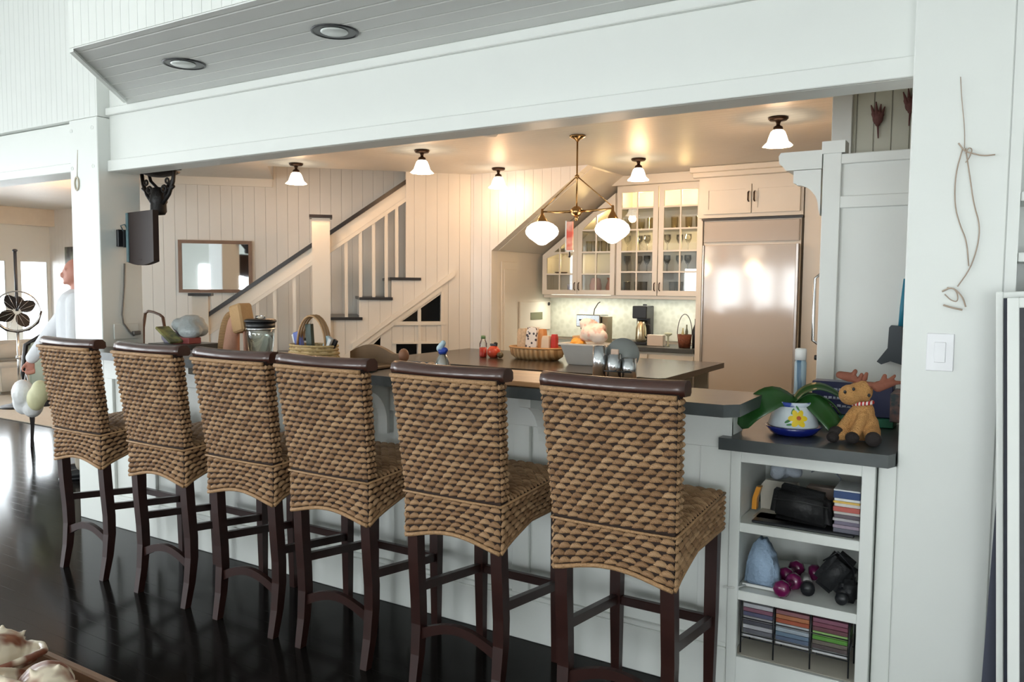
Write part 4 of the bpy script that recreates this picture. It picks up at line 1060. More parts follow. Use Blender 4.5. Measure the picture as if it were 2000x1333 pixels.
def stick(x, y, l, r, tilt, mat, name, label, cat, base=BK):
    g = G(); mt = Matrix.Translation((base[0]+x, base[1]+y, base[2]+0.016)) @ Matrix.Rotation(tilt, 4, 'Y')
    g.box(-r, r, -r*0.6, r*0.6, 0.0, l, 0.002, mt); return g.put(name, mat, label=label, cat=cat)
stick(-0.085, 0, 0.145, 0.022, -0.25, M('blue_pack', (0.09, 0.13, 0.42), 0.4), 'blue_packet', 'small blue packet in the left end of the handled basket', 'packet')
stick(-0.115, 0.01, 0.135, 0.010, -0.35, PAPER, 'paper_slip', 'white slip at the left rim of the handled basket', 'paper')
stick(-0.03, 0.012, 0.185, 0.020, -0.08, M('dark_green_case', (0.035, 0.055, 0.04), 0.4), 'dark_case', 'dark case standing upright in the handled basket', 'case')
stick(0.055, 0.0, 0.135, 0.018, 0.45, M('pale_blue_book', (0.45, 0.58, 0.64), 0.5), 'pale_booklet', 'pale blue booklet leaning in the right of the handled basket', 'booklet')
stick(0.078, -0.02, 0.130, 0.010, 0.5, PAPER, 'white_card', 'white card between the booklets in the handled basket', 'card')
stick(0.098, 0.0, 0.125, 0.012, 0.5, BLACK, 'black_notebook', 'black notebook at the right rim of the handled basket', 'notebook')
# wooden tray / board with a knob handle
g = G()
def brd(x): return 0.075+0.028*math.sin(PI*min(1, max(0, (x+2.95)/0.36)))
pts = [(-2.97, 0.0)] + [(-2.515, 0.0)]
up = []
for i in range(17):
    x = -2.97+0.44*i/16; up.append((x, 0.06+0.042*math.sin(PI*min(1, i/13))**1.0 if i < 13 else 0.062))
up = [(-2.88+(a+2.97)*0.795, b) for a, b in up]
poly = [(-2.88, 0.0), (-2.53, 0.0)] + up[::-1]
TR = (-2.75, 3.08, 1.157)
t = thing('serving_board', 'brown wooden serving tray with a scalloped back lying right of the basket', 'tray', TR)
g = G(TR); g.prism([(a, b+1.157) for a, b in poly], 'y', 3.085, 3.110); g.put('back_board', M('brown_board', (0.20, 0.115, 0.055), 0.5, var=0.25, scale=12), t)
g = G(TR); g.box(-2.88, -2.53, 2.90, 3.085, 1.158, 1.170, 0.003); g.put('base_board', MATS['brown_board'], t)
g = G(TR); g.ell((-2.525, 3.09, 1.157+0.055), (0.026, 0.03, 0.036)); g.put('end_knob', M('knob_wood', (0.34, 0.15, 0.08), 0.4), t)
g = G(); g.prism([(-3.02, 2.80), (-2.62, 2.80), (-2.58, 2.95), (-2.62, 3.05), (-3.02, 3.05)], 'z', 1.1585, 1.164)
g.bm.free()
g = G(); g.lathe([(0, 0), (0.10, 0), (0.135, 0.012), (0.132, 0.015), (0, 0.005)], (-2.62, 2.80, 1.157), 28); g.put('glass_plate', M_glass('green_glass', (0.55, 0.68, 0.58), 0.04, alpha_mix=0.7), smooth=True, label='greenish glass plate between the fourth and fifth stools', cat='plate')
first = None
for i, (x, y) in enumerate(((-2.375, 3.05), (-2.315, 3.04), (-2.35, 3.085))):
    g = G(); g.ell((x, y, 1.174), (0.021, 0.026, 0.017)); g.put('egg', M('cream_egg', (0.66, 0.48, 0.33), 0.5), label=['left small cream egg-shaped stone behind the fifth stool', 'right small cream egg-shaped stone behind the fifth stool', 'rear small cream egg-shaped stone behind the fifth stool'][i], cat='stone', group='small stones on the bar')
# spray bottle
SP = (-2.262, 3.06, 1.157)
t = thing('spray_bottle', 'clear spray bottle with a blue and white trigger head', 'bottle', SP)
g = G(); g.lathe([(0, 0), (0.040, 0), (0.042, 0.01), (0.032, 0.045), (0.018, 0.075), (0.014, 0.08), (0, 0.08)], (0, 0, 0), 18); g.put('bottle_body', M_glass('bottle_glass', (0.85, 0.92, 0.92), 0.03, alpha_mix=0.62), t, smooth=True)
g = G(); g.lathe([(0, 0.08), (0.020, 0.08), (0.022, 0.10), (0, 0.10)], (0, 0, 0), 14); g.ell((0.012, 0, 0.098), (0.018, 0.014, 0.014)); g.put('collar', M('cobalt', (0.02, 0.06, 0.40), 0.35), t, smooth=True)
g = G(); g.caps((-0.015, 0, 0.105), (0.004, 0, 0.132), 0.018, 0.013); g.put('trigger_head', M('pale_blue_plastic', (0.50, 0.66, 0.74), 0.3), t, smooth=True)
# cutting board on the bar
OAK = M_spots('oak_grain', (0.40, 0.20, 0.08), (0.62, 0.36, 0.17), 4.5, 0.3, 0.7, 0.4, 'wavez')
OAK = M_board('cutting_board_wood', (0.50, 0.26, 0.115), (0, 1, 0), 0.045, 0.10, rough=0.4, tint=0.7, depth=0.001, var=0.1, per_board=0.25)
g = G(); g.box(-1.98, -1.16, 2.735, 3.115, 1.157, 1.178, 0.004); g.put('cutting_board', OAK, label='long pale wooden cutting board lying on the bar between the two right stools', cat='board')
# napkin and cutlery caddy
CD = (-1.36, 3.02, 1.180)
t = thing('cutlery_caddy', 'steel caddy with a round grey back plate behind the rightmost stool', 'caddy', CD)
g = G(); g.lathe([(0, 0), (0.030, 0), (0.030, 0.135), (0.027, 0.135), (0.027, 0.006), (0, 0.006)], (-0.055, 0, 0), 18); g.put('left_cup', STEEL, t, smooth=True)
g = G(); g.lathe([(0, 0), (0.030, 0), (0.030, 0.105), (0.027, 0.105), (0.027, 0.006), (0, 0.006)], (0.012, 0.0, 0), 18); g.put('middle_cup', STEEL, t, smooth=True)
g = G(); g.lathe([(0, 0), (0.030, 0), (0.030, 0.090), (0.027, 0.090), (0.027, 0.006), (0, 0.006)], (0.074, 0.01, 0), 18); g.put('right_cup', STEEL, t, smooth=True)
g = G(); g.lathe([(0, 0), (0.070, 0.0), (0.070, 0.012), (0, 0.012)], (0.022, 0.062, 0.098), 32, Matrix.Rotation(math.radians(80), 3, 'X') @ Matrix.Rotation(0.25, 3, 'Y')); g.put('round_plate', M('pewter', (0.26, 0.27, 0.26), 0.4, 0.3), t, smooth=False)
g = G(); g.tube([(-0.055, 0, 0.005), (0.10, 0.0, 0.005)], 0.004, 6); g.tube([(-0.02, -0.032, 0.035), (0.10, -0.026, 0.035)], 0.003, 6); g.put('wire_rail', BLACK, t)
g = G(CD); g.box(CD[0]-0.004, CD[0]+0.030, CD[1]-0.006, CD[1]+0.006, CD[2]+0.008, CD[2]+0.125, 0.003); g.put('napkin_roll', M('peach_napkin', (0.70, 0.50, 0.38), 0.8), t)
# long oval basket with bags and boxes on the island
OB = (-3.36, 5.90, 0.942)
CANEW = M_spots('light_cane', (0.42, 0.24, 0.10), (0.66, 0.44, 0.22), 7, 0.35, 0.65, 0.6, 'wavex', 0.8)
t = thing('oval_basket', 'long shallow light cane basket on the island holding printed bags', 'basket', OB)
g = G(); g.lathe([(0, 0), (0.20, 0.0), (0.245, 0.03), (0.262, 0.085), (0.262, 0.100), (0.250, 0.100), (0.236, 0.04), (0.19, 0.012), (0, 0.012)], (0, 0, 0), 48, Matrix.Diagonal((1, 0.55, 1)), rmod=lambda a, z: 1+0.016*math.cos(40*a)); g.put('bowl', CANEW, t, smooth=True)
g = G(); g.tube([(0.257*math.cos(a), 0.257*0.55*math.sin(a), 0.100) for a in [2*PI*i/36 for i in range(36)]], 0.010, 6, closed=True); g.put('rim', M('cane_rim', (0.50, 0.29, 0.13), 0.6), t, smooth=True)
SPOT = M_spots('printed_bag', (0.04, 0.04, 0.06), (0.74, 0.72, 0.70), 30, 0.30, 0.36, 0.6, 'voronoi')
def bag(x, y, wdt, dpt, h, mat, name, label, tilt=0.0, base=OB):
    g = G(); mt = Matrix.Translation((base[0]+x, base[1]+y, base[2]+0.014)) @ Matrix.Rotation(tilt, 4, 'Y')
    tmp = G(); 
    tmp.bar([(0, 0, 0), (0, 0, h*0.5), (0, 0, h*0.85), (0, 0, h)], wdt, dpt, [1.0, 1.06, 0.98, 0.8])
    b_ = tmp.bm; g.merge(b_, mt)
    return g.put(name, mat, label=label, cat='bag')
bag(-0.125, 0.0, 0.085, 0.07, 0.245, M('tan_spotted', (0.55, 0.42, 0.28), 0.6, var=0.5, scale=50), 'tan_bag', 'tan speckled bag at the left end of the oval basket', -0.05)
bag(-0.035, -0.01, 0.10, 0.08, 0.26, SPOT, 'spotted_bag', 'white bag with black spots standing in the oval basket', 0.04)
bag(0.045, 0.01, 0.05, 0.07, 0.245, M('orange_bag', (0.60, 0.28, 0.10), 0.6, var=0.2), 'orange_bag', 'orange brown packet beside the spotted bag in the oval basket', 0.03)
bag(0.105, -0.01, 0.070, 0.07, 0.19, M('cream_carton', (0.66, 0.56, 0.44), 0.6), 'cream_carton', 'cream carton in the right half of the oval basket', 0.0)
bag(0.172, 0.0, 0.045, 0.05, 0.205, M('red_jar', (0.50, 0.03, 0.02), 0.3, var=0.3), 'red_jar', 'red jar at the right end of the oval basket')
# pumpkin-like red jar & bottle left of basket
t = thing('tomato_jar', 'round red lidded jar left of the oval basket', 'jar', (-3.735, 5.80, 0.942))
g = G(); g.lathe([(0, 0), (0.035, 0.0), (0.056, 0.03), (0.056, 0.07), (0.03, 0.10), (0, 0.102)], (0, 0, 0), 20); g.put('jar_body', M('tomato_red', (0.55, 0.07, 0.035), 0.25), t, smooth=True)
g = G(); g.box(-0.035, 0.035, -0.01, 0.01, 0.102, 0.122, 0.004); g.ell((0.02, 0, 0.125), (0.02, 0.014, 0.012)); g.put('lid_handle', BLACK, t)
t = thing('sauce_bottle', 'narrow bottle of red sauce with a green cap at the island corner', 'bottle', (-3.845, 5.80, 0.942))
g = G(); g.lathe([(0, 0), (0.032, 0.0), (0.034, 0.01), (0.034, 0.085), (0, 0.085)], (0, 0, 0), 16); g.put('sauce', M('sauce_red', (0.40, 0.03, 0.02), 0.3), t, smooth=True)
g = G(); g.lathe([(0.034, 0.085), (0.034, 0.12), (0.02, 0.15), (0.018, 0.165)], (0, 0, 0), 16); g.put('neck', GLASS, t, smooth=True)
g = G(); g.lathe([(0, 0.19), (0.02, 0.188), (0.021, 0.16), (0, 0.16)], (0, 0, 0), 14); g.put('cap', M('green_cap', (0.12, 0.25, 0.12), 0.4), t, smooth=True)
g = G(); g.ell((-3.655, 5.78, 0.942+0.028), (0.03, 0.03, 0.028)); g.put('dark_trinket', M('dark_olive', (0.10, 0.08, 0.04), 0.4), label='tiny dark round item between red jar and oval basket', cat='trinket')
# white tub
TU = (-2.80, 5.75, 0.942)
t = thing('white_tub', 'white rectangular plastic tub full of groceries on the island', 'tub', TU)
g = G()
def rr_(w_, d_, z): return [(sx*w_/2, sy*d_/2, z) for sx, sy in ((-1, -1), (1, -1), (1, 1), (-1, 1))]
g._add(rr_(0.26, 0.18, 0), [(0, 1, 2, 3)])
lv = [(0.26, 0.18, 0), (0.28, 0.19, 0.012), (0.37, 0.25, 0.155), (0.40, 0.28, 0.157), (0.40, 0.28, 0.170), (0.355, 0.235, 0.170), (0.27, 0.18, 0.02)]
for (a, b, c_), (d_, e_, f_) in zip(lv, lv[1:]):
    g._add(rr_(a, b, c_)+rr_(d_, e_, f_), [(0, 1, 5, 4), (1, 2, 6, 5), (2, 3, 7, 6), (3, 0, 4, 7)])
g._add(rr_(0.27, 0.18, 0.02), [(0, 1, 2, 3)])
g.put('tub_shell', M('white_plastic', (0.66, 0.68, 0.68), 0.35), t)
blob('pink_bag', (-2.715, 5.74, 1.205), (0.16, 0.09, 0.12), M_spots('pink_floral', (0.66, 0.36, 0.32), (0.78, 0.72, 0.68), 16, 0.36, 0.52, 0.6, 'noise', 0.5), 'pink and white flowered bag heaped at the right of the white tub', 'bag', 12, vox=0.011)
blob('orange_packet', (-2.88, 5.72, 1.105), (0.09, 0.07, 0.035), M('orange_film', (0.75, 0.36, 0.05), 0.4), 'orange packet lying at the front rim of the white tub', 'packet', 13, vox=0.010)
# round wooden canister and steam espresso behind
g = G(); g.lathe([(0, 0), (0.085, 0), (0.10, 0.04), (0.105, 0.16), (0.10, 0.19), (0, 0.195)], (-3.10, 6.28, 0.942), 24); g.put('wood_canister', M('bamboo', (0.55, 0.36, 0.18), 0.5, var=0.15), smooth=True, label='round tan canister behind the right end of the oval basket', cat='canister')
ES = (-3.68, 7.66, 0.972)
t = thing('espresso_machine', 'silver espresso machine with a bent steam wand on the back worktop', 'coffee machine', ES)
g = G(); g.box(-0.15, 0.13, -0.10, 0.12, 0.17, 0.30, 0.008); g.box(-0.15, 0.13, 0.03, 0.12, 0.0, 0.17, 0.006); g.put('housing', STEEL, t)
g = G(); g.box(-0.13, 0.11, -0.12, 0.03, 0.0, 0.04, 0.005); g.box(-0.05, 0.05, -0.08, 0.0, 0.10, 0.17, 0.01); g.put('drip_tray', BLACK, t)
g = G(); g.tube([(0.02, -0.02, 0.30), (0.03, -0.02, 0.36), (0.07, -0.02, 0.42), (0.095, -0.02, 0.435)], 0.006, 6); g.put('wand', BLACK, t, smooth=True)
g = G()
for x in (-0.09, 0.05): g.box(x-0.02, x+0.02, -0.105, -0.10, 0.235, 0.25)
g.put('buttons', BLACK, t)
g = G(); g.box(0.14, 0.20, -0.06, 0.06, 0.20, 0.28); g.box(0.14, 0.20, -0.06, 0.06, 0, 0.2); g.put('side_hopper', M('taupe', (0.30, 0.27, 0.18), 0.5), t)
CF = (-3.13, 7.76, 0.972)
t = thing('coffee_maker', 'black drip coffee maker with a steel thermal jug', 'coffee machine', CF)
g = G(); g.box(-0.10, 0.05, 0.02, 0.13, 0.0, 0.40, 0.008); g.box(-0.10, 0.06, -0.10, 0.02, 0.27, 0.40, 0.008); g.box(-0.10, 0.06, -0.10, 0.02, 0.0, 0.03, 0.005); g.put('housing', BLACK, t)
g = G(); g.lathe([(0, 0.03), (0.055, 0.03), (0.06, 0.06), (0.055, 0.17), (0.04, 0.22), (0.035, 0.25), (0, 0.255)], (-0.02, -0.045, 0), 20); g.put('jug', M('champagne_steel', (0.62, 0.54, 0.38), 0.22, 1.0), t, smooth=True)
g = G(); g.tube([(0.03, -0.05, 0.22), (0.085, -0.06, 0.20), (0.085, -0.06, 0.10), (0.035, -0.05, 0.07)], 0.010, 8); g.put('jug_handle', BLACK, t, smooth=True)
g = G(); g.box(-3.03, -2.86, 7.58, 7.66, 0.972, 1.085, 0.004); g.put('bread_carton', M('off_white_box', (0.66, 0.60, 0.54), 0.6), label='low off-white carton on the back worktop right of the coffee maker', cat='carton')
g = G(); g.lathe([(0, 0), (0.02, 0), (0.008, 0.02), (0.008, 0.10), (0.04, 0.12), (0.04, 0.135), (0.012, 0.14), (0, 0.14)], (-2.82, 7.62, 0.972), 14); g.put('cake_stand', M('pale_green_glassware', (0.55, 0.60, 0.45), 0.3), smooth=True, label='small pale pedestal dish right of the carton on the back worktop', cat='dish')
WB = (-2.635, 7.58, 0.972)
t = thing('wicker_basket', 'dark red wicker basket with a tall thin hoop handle by the refrigerator', 'basket', WB)
g = G(); g.lathe([(0, 0), (0.055, 0), (0.072, 0.13), (0.066, 0.13), (0.05, 0.01), (0, 0.01)], (0, 0, 0), 20, rmod=lambda a, z: 1+0.02*math.cos(18*a)); g.put('bowl', M('red_wicker', (0.17, 0.05, 0.02), 0.6, var=0.5, scale=60, bump=0.8), t, smooth=True)
g = G(); g.tube([(0.075*math.cos(a), 0, 0.13+0.20*math.sin(a)) for a in [PI*i/16 for i in range(17)]], 0.0045, 6); g.put('hoop_handle', M('dark_cane', (0.10, 0.09, 0.09), 0.5), t, smooth=True)
g = G(); g.lathe([(0, 0.0), (0.014, 0), (0.014, 0.13), (0.007, 0.155), (0.007, 0.18), (0, 0.18)], (WB[0]-0.018, WB[1], WB[2]+0.012), 12); g.put('oil_bottle', M('pale_oil', (0.55, 0.52, 0.26), 0.2), smooth=True, label='pale oil bottle standing in the dark red wicker basket', cat='bottle')
g = G(); g.lathe([(0, 0.0), (0.014, 0), (0.014, 0.15), (0.007, 0.18), (0.007, 0.215), (0, 0.215)], (WB[0]+0.020, WB[1], WB[2]+0.012), 12); g.put('dark_bottle', M('dark_neck_glass', (0.12, 0.13, 0.08), 0.2), smooth=True, label='darker necked bottle standing in the dark red wicker basket', cat='bottle')
g = G(); g.lathe([(0, 0.0), (0.032, 0), (0.032, 0.18), (0.012, 0.23), (0.012, 0.285), (0, 0.29)], (-2.53, 7.60, 0.972), 14); g.put('wine_bottle', BLACK, smooth=True, label='tall black bottle on the back worktop touching the refrigerator side', cat='bottle')
# small items on recess wall: cupboard door and dark outlets
t = thing('recess_cupboard', 'small square white cupboard door on the side wall of the kitchen recess', 'cupboard', (-4.37, 7.6, 1.12))
o = (-4.37, 7.6, 1.12)
g = G(o); g.box(-4.378, -4.355, 7.28, 7.96, 1.08, 1.40, 0.004); g.put('door', CREAM, t)
g = G(o); g.box(-4.354, -4.350, 7.50, 7.76, 1.20, 1.28); g.put('window', M('olive_glass', (0.16, 0.17, 0.10), 0.2), t)
g = G(o); g.ell((-4.345, 7.90, 1.37), (0.012, 0.02, 0.02)); g.put('knob', BLACK, t)
t = thing('recess_panel_door', 'tall narrow panelled white door on the side wall of the kitchen recess', 'door', (-4.37, 7.05, 0))
o = (-4.37, 7.05, 0)
g = G(o); g.box(-4.378, -4.362, 6.92, 7.24, 0.1, 1.82, 0.003); g.box(-4.362, -4.352, 6.96, 7.20, 0.3, 1.74, 0.003); g.put('panel', CREAM, t)
for x_, z_ in ((-3.22, 1.34), (-3.24, 1.20), (-3.96, 1.14)):
    g = G(); g.box(x_-0.022, x_+0.022, 7.975, 7.984, z_-0.045, z_+0.045, 0.002); g.put('outlet', BLACK, label={-3.22: 'upper black outlet on the tiled wall left of the coffee maker', -3.24: 'lower black outlet on the tiled wall left of the coffee maker', -3.96: 'black outlet on the tiled wall left of the espresso machine'}[x_], cat='outlet')

# ================================================================== SHELF CABINET TOP: PLANT, PLUSH, BOOKS
PP = (-0.648, 3.12, 1.006)
t = thing('potted_orchid', 'glossy green-leaved plant in a white pot painted with a yellow flower', 'plant', PP)
POT = M('white_glaze', (0.60, 0.66, 0.70), 0.2, var=0.05)
g = G(); g.lathe([(0, 0.03), (0.085, 0.03), (0.092, 0.04), (0.078, 0.085), (0.062, 0.125), (0.058, 0.125), (0.07, 0.08), (0.08, 0.045), (0, 0.04)], (0, 0, 0), 32); g.put('pot', POT, t, smooth=True)
g = G(); g.lathe([(0.064, 0.106), (0.069, 0.104), (0.064, 0.126), (0.0615, 0.128)], (0, 0, 0), 32); g.put('pot_band', M_spots('blue_band', (0.02, 0.05, 0.30), (0.55, 0.62, 0.72), 22, 0.35, 0.5, 0.25, 'voronoi'), t, smooth=True)
g = G(); g.lathe([(0, 0), (0.070, 0), (0.082, 0.008), (0.104, 0.034), (0.100, 0.036), (0.08, 0.014), (0, 0.012)], (0, 0, 0), 32); g.put('saucer', M('cobalt_glaze', (0.008, 0.016, 0.16), 0.18), t, smooth=True)
g = G(); g.lathe([(0, 0.112), (0.056, 0.112), (0, 0.118)], (0, 0, 0), 20); g.put('soil', M('bark', (0.05, 0.02, 0.015), 0.9, bump=0.6), t)
# painted flower: petals lying on the pot surface, facing the camera side
fdir = Vector((0.30, -0.95, 0)).normalized()
def onpot(ang, z, out=0.0012):
    r = 0.091 if z < 0.045 else (0.092 - (z-0.04)*0.33)
    a = math.atan2(fdir.y, fdir.x) + ang
    return Vector(((r+out)*math.cos(a), (r+out)*math.sin(a), z))
def decal(cx, cz, ra, rz, mat, name, n=12, rot=0.0, out=0.0012):
    g = G(); c = g.bm.verts.new(onpot(cx, cz, out)); ring = []
    for i in range(n):
        a = 2*PI*i/n; dx = ra*math.cos(a); dz = rz*math.sin(a)
        x = dx*math.cos(rot)-dz*math.sin(rot); z = dx*math.sin(rot)+dz*math.cos(rot)
        ring.append(g.bm.verts.new(onpot(cx + x/0.078, cz+z, out)))
    for i in range(n): g.bm.faces.new([c, ring[i], ring[(i+1) % n]])
    return g.put(name, mat, t)
YEL = M('flower_yellow', (0.72, 0.52, 0.01), 0.25, var=0.2); LG = M('painted_leaf', (0.05, 0.20, 0.06), 0.3)
for i in range(6):
    a = 2*PI*i/6
    decal(0.10+0.019*math.cos(a)/0.078, 0.073+0.019*math.sin(a), 0.015, 0.010, YEL, 'painted_petal', rot=a, out=0.0012+0.0003*i)
decal(0.13, 0.075, 0.008, 0.008, M('flower_centre', (0.45, 0.08, 0.01), 0.3), 'painted_centre', out=0.0035)
decal(-0.32, 0.062, 0.013, 0.005, LG, 'painted_leaf', rot=0.6); decal(-0.14, 0.098, 0.012, 0.005, LG, 'painted_leaf', rot=1.2, out=0.0014); decal(0.10, 0.110, 0.011, 0.004, LG, 'painted_leaf', rot=2.2, out=0.002); decal(-0.25, 0.050, 0.010, 0.004, LG, 'painted_leaf', rot=0.2, out=0.002)
def leaf(path, wd, name='leaf', cup=0.25, roll=0.0):
    g = G(); path = [Vector(p) for p in path]; n = 14; pts = []
    for i in range(n+1):     # Catmull-Rom style resample
        f = i/n*(len(path)-1); k = min(int(f), len(path)-2); fr_ = f-k
        p0 = path[max(k-1, 0)]; p1 = path[k]; p2 = path[k+1]; p3 = path[min(k+2, len(path)-1)]
        pts.append(0.5*((2*p1)+(-p0+p2)*fr_+(2*p0-5*p1+4*p2-p3)*fr_**2+(-p0+3*p1-3*p2+p3)*fr_**3))
    rows = []
    for i, p in enumerate(pts):
        tg = (pts[min(i+1, n)]-pts[max(i-1, 0)]).normalized()
        side = tg.cross(Vector((0, 0, 1)))
        if side.length < 0.1: side = Vector((0, 1, 0))
        side.normalize(); side = Matrix.Rotation(roll, 3, tg) @ side
        up = side.cross(tg).normalized()
        k = i/n; ww = wd*max(0.03, math.sin(PI*min(1, 0.06+k*0.94))**0.55)
        rows.append([g.bm.verts.new(p + side*ww*q + up*ww*cup*abs(q)) for q in (-1, -0.55, 0, 0.55, 1)] + [g.bm.verts.new(p + side*ww*q + up*(ww*cup*abs(q)-0.003)) for q in (1, 0.55, 0, -0.55, -1)])
    for a, b in zip(rows, rows[1:]):
        for j in range(10): g.bm.faces.new([a[j], a[(j+1) % 10], b[(j+1) % 10], b[j]]).smooth = True
    g.bm.faces.new(rows[0]); g.bm.faces.new(rows[-1])
    return g.put(name, M('orchid_leaf', (0.018, 0.075, 0.016), 0.28, var=0.25), t)
leaf([(0.01, 0, 0.115), (-0.05, -0.04, 0.142), (-0.10, -0.07, 0.118), (-0.148, -0.09, 0.068), (-0.166, -0.10, 0.018)], 0.055, roll=-0.75, cup=0.15)
leaf([(0, 0.0, 0.12), (0.03, 0.01, 0.16), (0.075, 0.02, 0.180), (0.12, 0.03, 0.172), (0.17, 0.04, 0.145)], 0.034, cup=0.3, roll=0.3)
leaf([(0, 0, 0.12), (0.05, 0.0, 0.135), (0.10, -0.01, 0.10), (0.15, -0.02, 0.045), (0.175, -0.03, 0.012)], 0.042, roll=0.6)
leaf([(0, 0, 0.12), (0.05, 0.03, 0.150), (0.12, 0.05, 0.125), (0.165, 0.05, 0.08)], 0.020, roll=-0.3)
leaf([(0, 0, 0.12), (-0.04, 0.05, 0.14), (-0.08, 0.10, 0.11)], 0.028)
# plush moose
DR = (-0.405, 3.10, 1.006)
t = thing('plush_moose', 'tan stuffed toy moose with dark antlers and a red and white collar', 'plush toy', DR, rotz=0)
FUR = M('tan_fur', (0.56, 0.29, 0.10), 0.9, var=0.22, scale=40, bump=0.9, bscale=220)
g = G()
g.ell((0.0, 0.02, 0.058), (0.058, 0.05, 0.058)); g.ell((0.0, 0.015, 0.105), (0.042, 0.038, 0.05))
g.ell((-0.004, 0.005, 0.185), (0.038, 0.036, 0.042)); g.ell((-0.040, -0.022, 0.172), (0.040, 0.036, 0.038)); g.ell((-0.02, -0.008, 0.18), (0.038, 0.034, 0.036))
g.caps((-0.03, 0.0, 0.105), (-0.068, -0.035, 0.045), 0.018, 0.016); g.caps((0.006, -0.015, 0.10), (-0.012, -0.055, 0.04), 0.019, 0.018)
g.caps((-0.03, 0.0, 0.035), (-0.060, -0.05, 0.026), 0.024, 0.020); g.caps((0.03, 0.01, 0.04), (0.045, -0.05, 0.030), 0.034, 0.026)
g.put('body', FUR, t, remesh=0.0045, sm=3)
HOOF = M('dark_felt', (0.018, 0.013, 0.012), 0.85, bump=0.4)
for p, r in (((-0.078, -0.05, 0.036), (0.026, 0.022, 0.022)), ((-0.020, -0.072, 0.024), (0.024, 0.022, 0.022)), ((0.050, -0.078, 0.027), (0.028, 0.020, 0.027)), ((-0.085, -0.075, 0.020), (0.022, 0.022, 0.019))):
    g = G(); g.ell(p, r); g.put('hoof', HOOF, t)
ANT = M('antler_felt', (0.22, 0.075, 0.045), 0.85, var=0.2, bump=0.4)
for s_, bx, bz in ((-1, -0.028, 0.222), (1, 0.030, 0.212)):
    g = G()
    if s_ < 0:
        g.caps((bx+0.012, 0.0, bz), (bx-0.02, 0, bz+0.012), 0.012, 0.016); g.caps((bx-0.02, 0, bz+0.012), (bx-0.052, 0.0, bz+0.018), 0.018, 0.014); g.caps((bx-0.01, 0, bz+0.01), (bx+0.0, 0, bz+0.035), 0.009, 0.008)
    else:
        g.caps((bx-0.02, 0.0, bz), (bx+0.02, 0, bz-0.004), 0.010, 0.013); g.caps((bx+0.02, 0, bz-0.006), (bx+0.062, 0.0, bz+0.010), 0.020, 0.014); g.caps((bx+0.03, 0, bz), (bx+0.04, 0, bz+0.034), 0.010, 0.008); g.caps((bx+0.06, 0, bz+0.01), (bx+0.095, 0, bz+0.014), 0.010, 0.006); g.caps((bx+0.05, 0, bz+0.01), (bx+0.072, 0, bz+0.036), 0.010, 0.006)
    g.put('antler', ANT, t, remesh=0.004)
for p in ((0.004, 0.0, 0.232), (-0.012, 0.0, 0.228)):
    g = G(); g.caps(p, (p[0]+0.006, 0, p[2]+0.018), 0.010, 0.006); g.put('ear_tuft', ANT, t)
for p in ((-0.052, -0.056, 0.185), (0.024, -0.024, 0.175), (-0.024, -0.052, 0.197)):
    g = G(); g.ell(p, (0.0055, 0.005, 0.0065), 8, 6); g.put('eye' if p[0] > -0.05 else 'nostril', BLACK, t)
g = G(); g.tube([(-0.004+0.036*math.cos(a), 0.010+0.033*math.sin(a), 0.142+0.004*math.cos(a)) for a in [2*PI*i/20 for i in range(20)]], 0.0075, 8, closed=True)
g.put('collar', M_spots('candy_stripe', (0.45, 0.02, 0.02), (0.80, 0.72, 0.70), 26, 0.45, 0.55, 0.7, 'wavex'), t, smooth=True)
# books behind
g = G(); g.box(-0.66, -0.335, 3.46, 3.60-0.002, 1.006, 1.040, 0.003); g.put('green_book', M('green_cloth', (0.01, 0.14, 0.07), 0.5), label='green book lying flat under the dark blue box behind the plush moose', cat='book')
t = thing('blue_game_box', 'dark blue box with pale lettering standing behind the plant leaves', 'box', (-0.50, 3.54, 1.041))
g = G(); g.box(-0.155, 0.155, -0.045, 0.045, 0, 0.135, 0.003); g.put('carton', M('navy_card', (0.012, 0.018, 0.075), 0.35), t)
g = G()
rr2 = random.Random(3)
for row, z in enumerate((0.10, 0.062, 0.03)):
    x = -0.14
    g = G()
    while x < 0.04:
        w_ = rr2.uniform(0.006, 0.016); g.box(x, x+w_, -0.0465, -0.0455, z, z+rr2.uniform(0.006, 0.012)); g.box(x, x+w_+0.006, -0.0465, -0.0456, z, z+0.002); x += w_+0.005
    g.put('lettering', M('pale_print', (0.42, 0.45, 0.55), 0.5), t)
g = G(); g.box(-0.345, -0.285, 3.40, 3.59, 1.041, 1.155, 0.003); g.put('patterned_book', M_spots('dark_pattern', (0.03, 0.05, 0.06), (0.35, 0.16, 0.12), 30, 0.35, 0.7, 0.5), label='dark patterned book wedged between the plush moose and the pillar', cat='book')
# spray can / bottle behind
SB = (-0.685, 3.40, 1.006)
t = thing('blue_bottle', 'tall slim blue bottle with a white cap behind the plant', 'bottle', SB)
g = G(); g.lathe([(0, 0), (0.023, 0), (0.024, 0.01), (0.024, 0.25), (0.02, 0.262), (0, 0.262)], (0, 0, 0), 20); g.put('bottle_body', M_spots('blue_stripes', (0.05, 0.12, 0.20), (0.32, 0.42, 0.48), 9, 0.4, 0.6, 0.3, 'wavex'), t, smooth=True)
g = G(); g.lathe([(0, 0.262), (0.023, 0.262), (0.023, 0.305), (0.018, 0.31), (0, 0.31)], (0, 0, 0), 20); g.put('cap', PAPER, t, smooth=True)
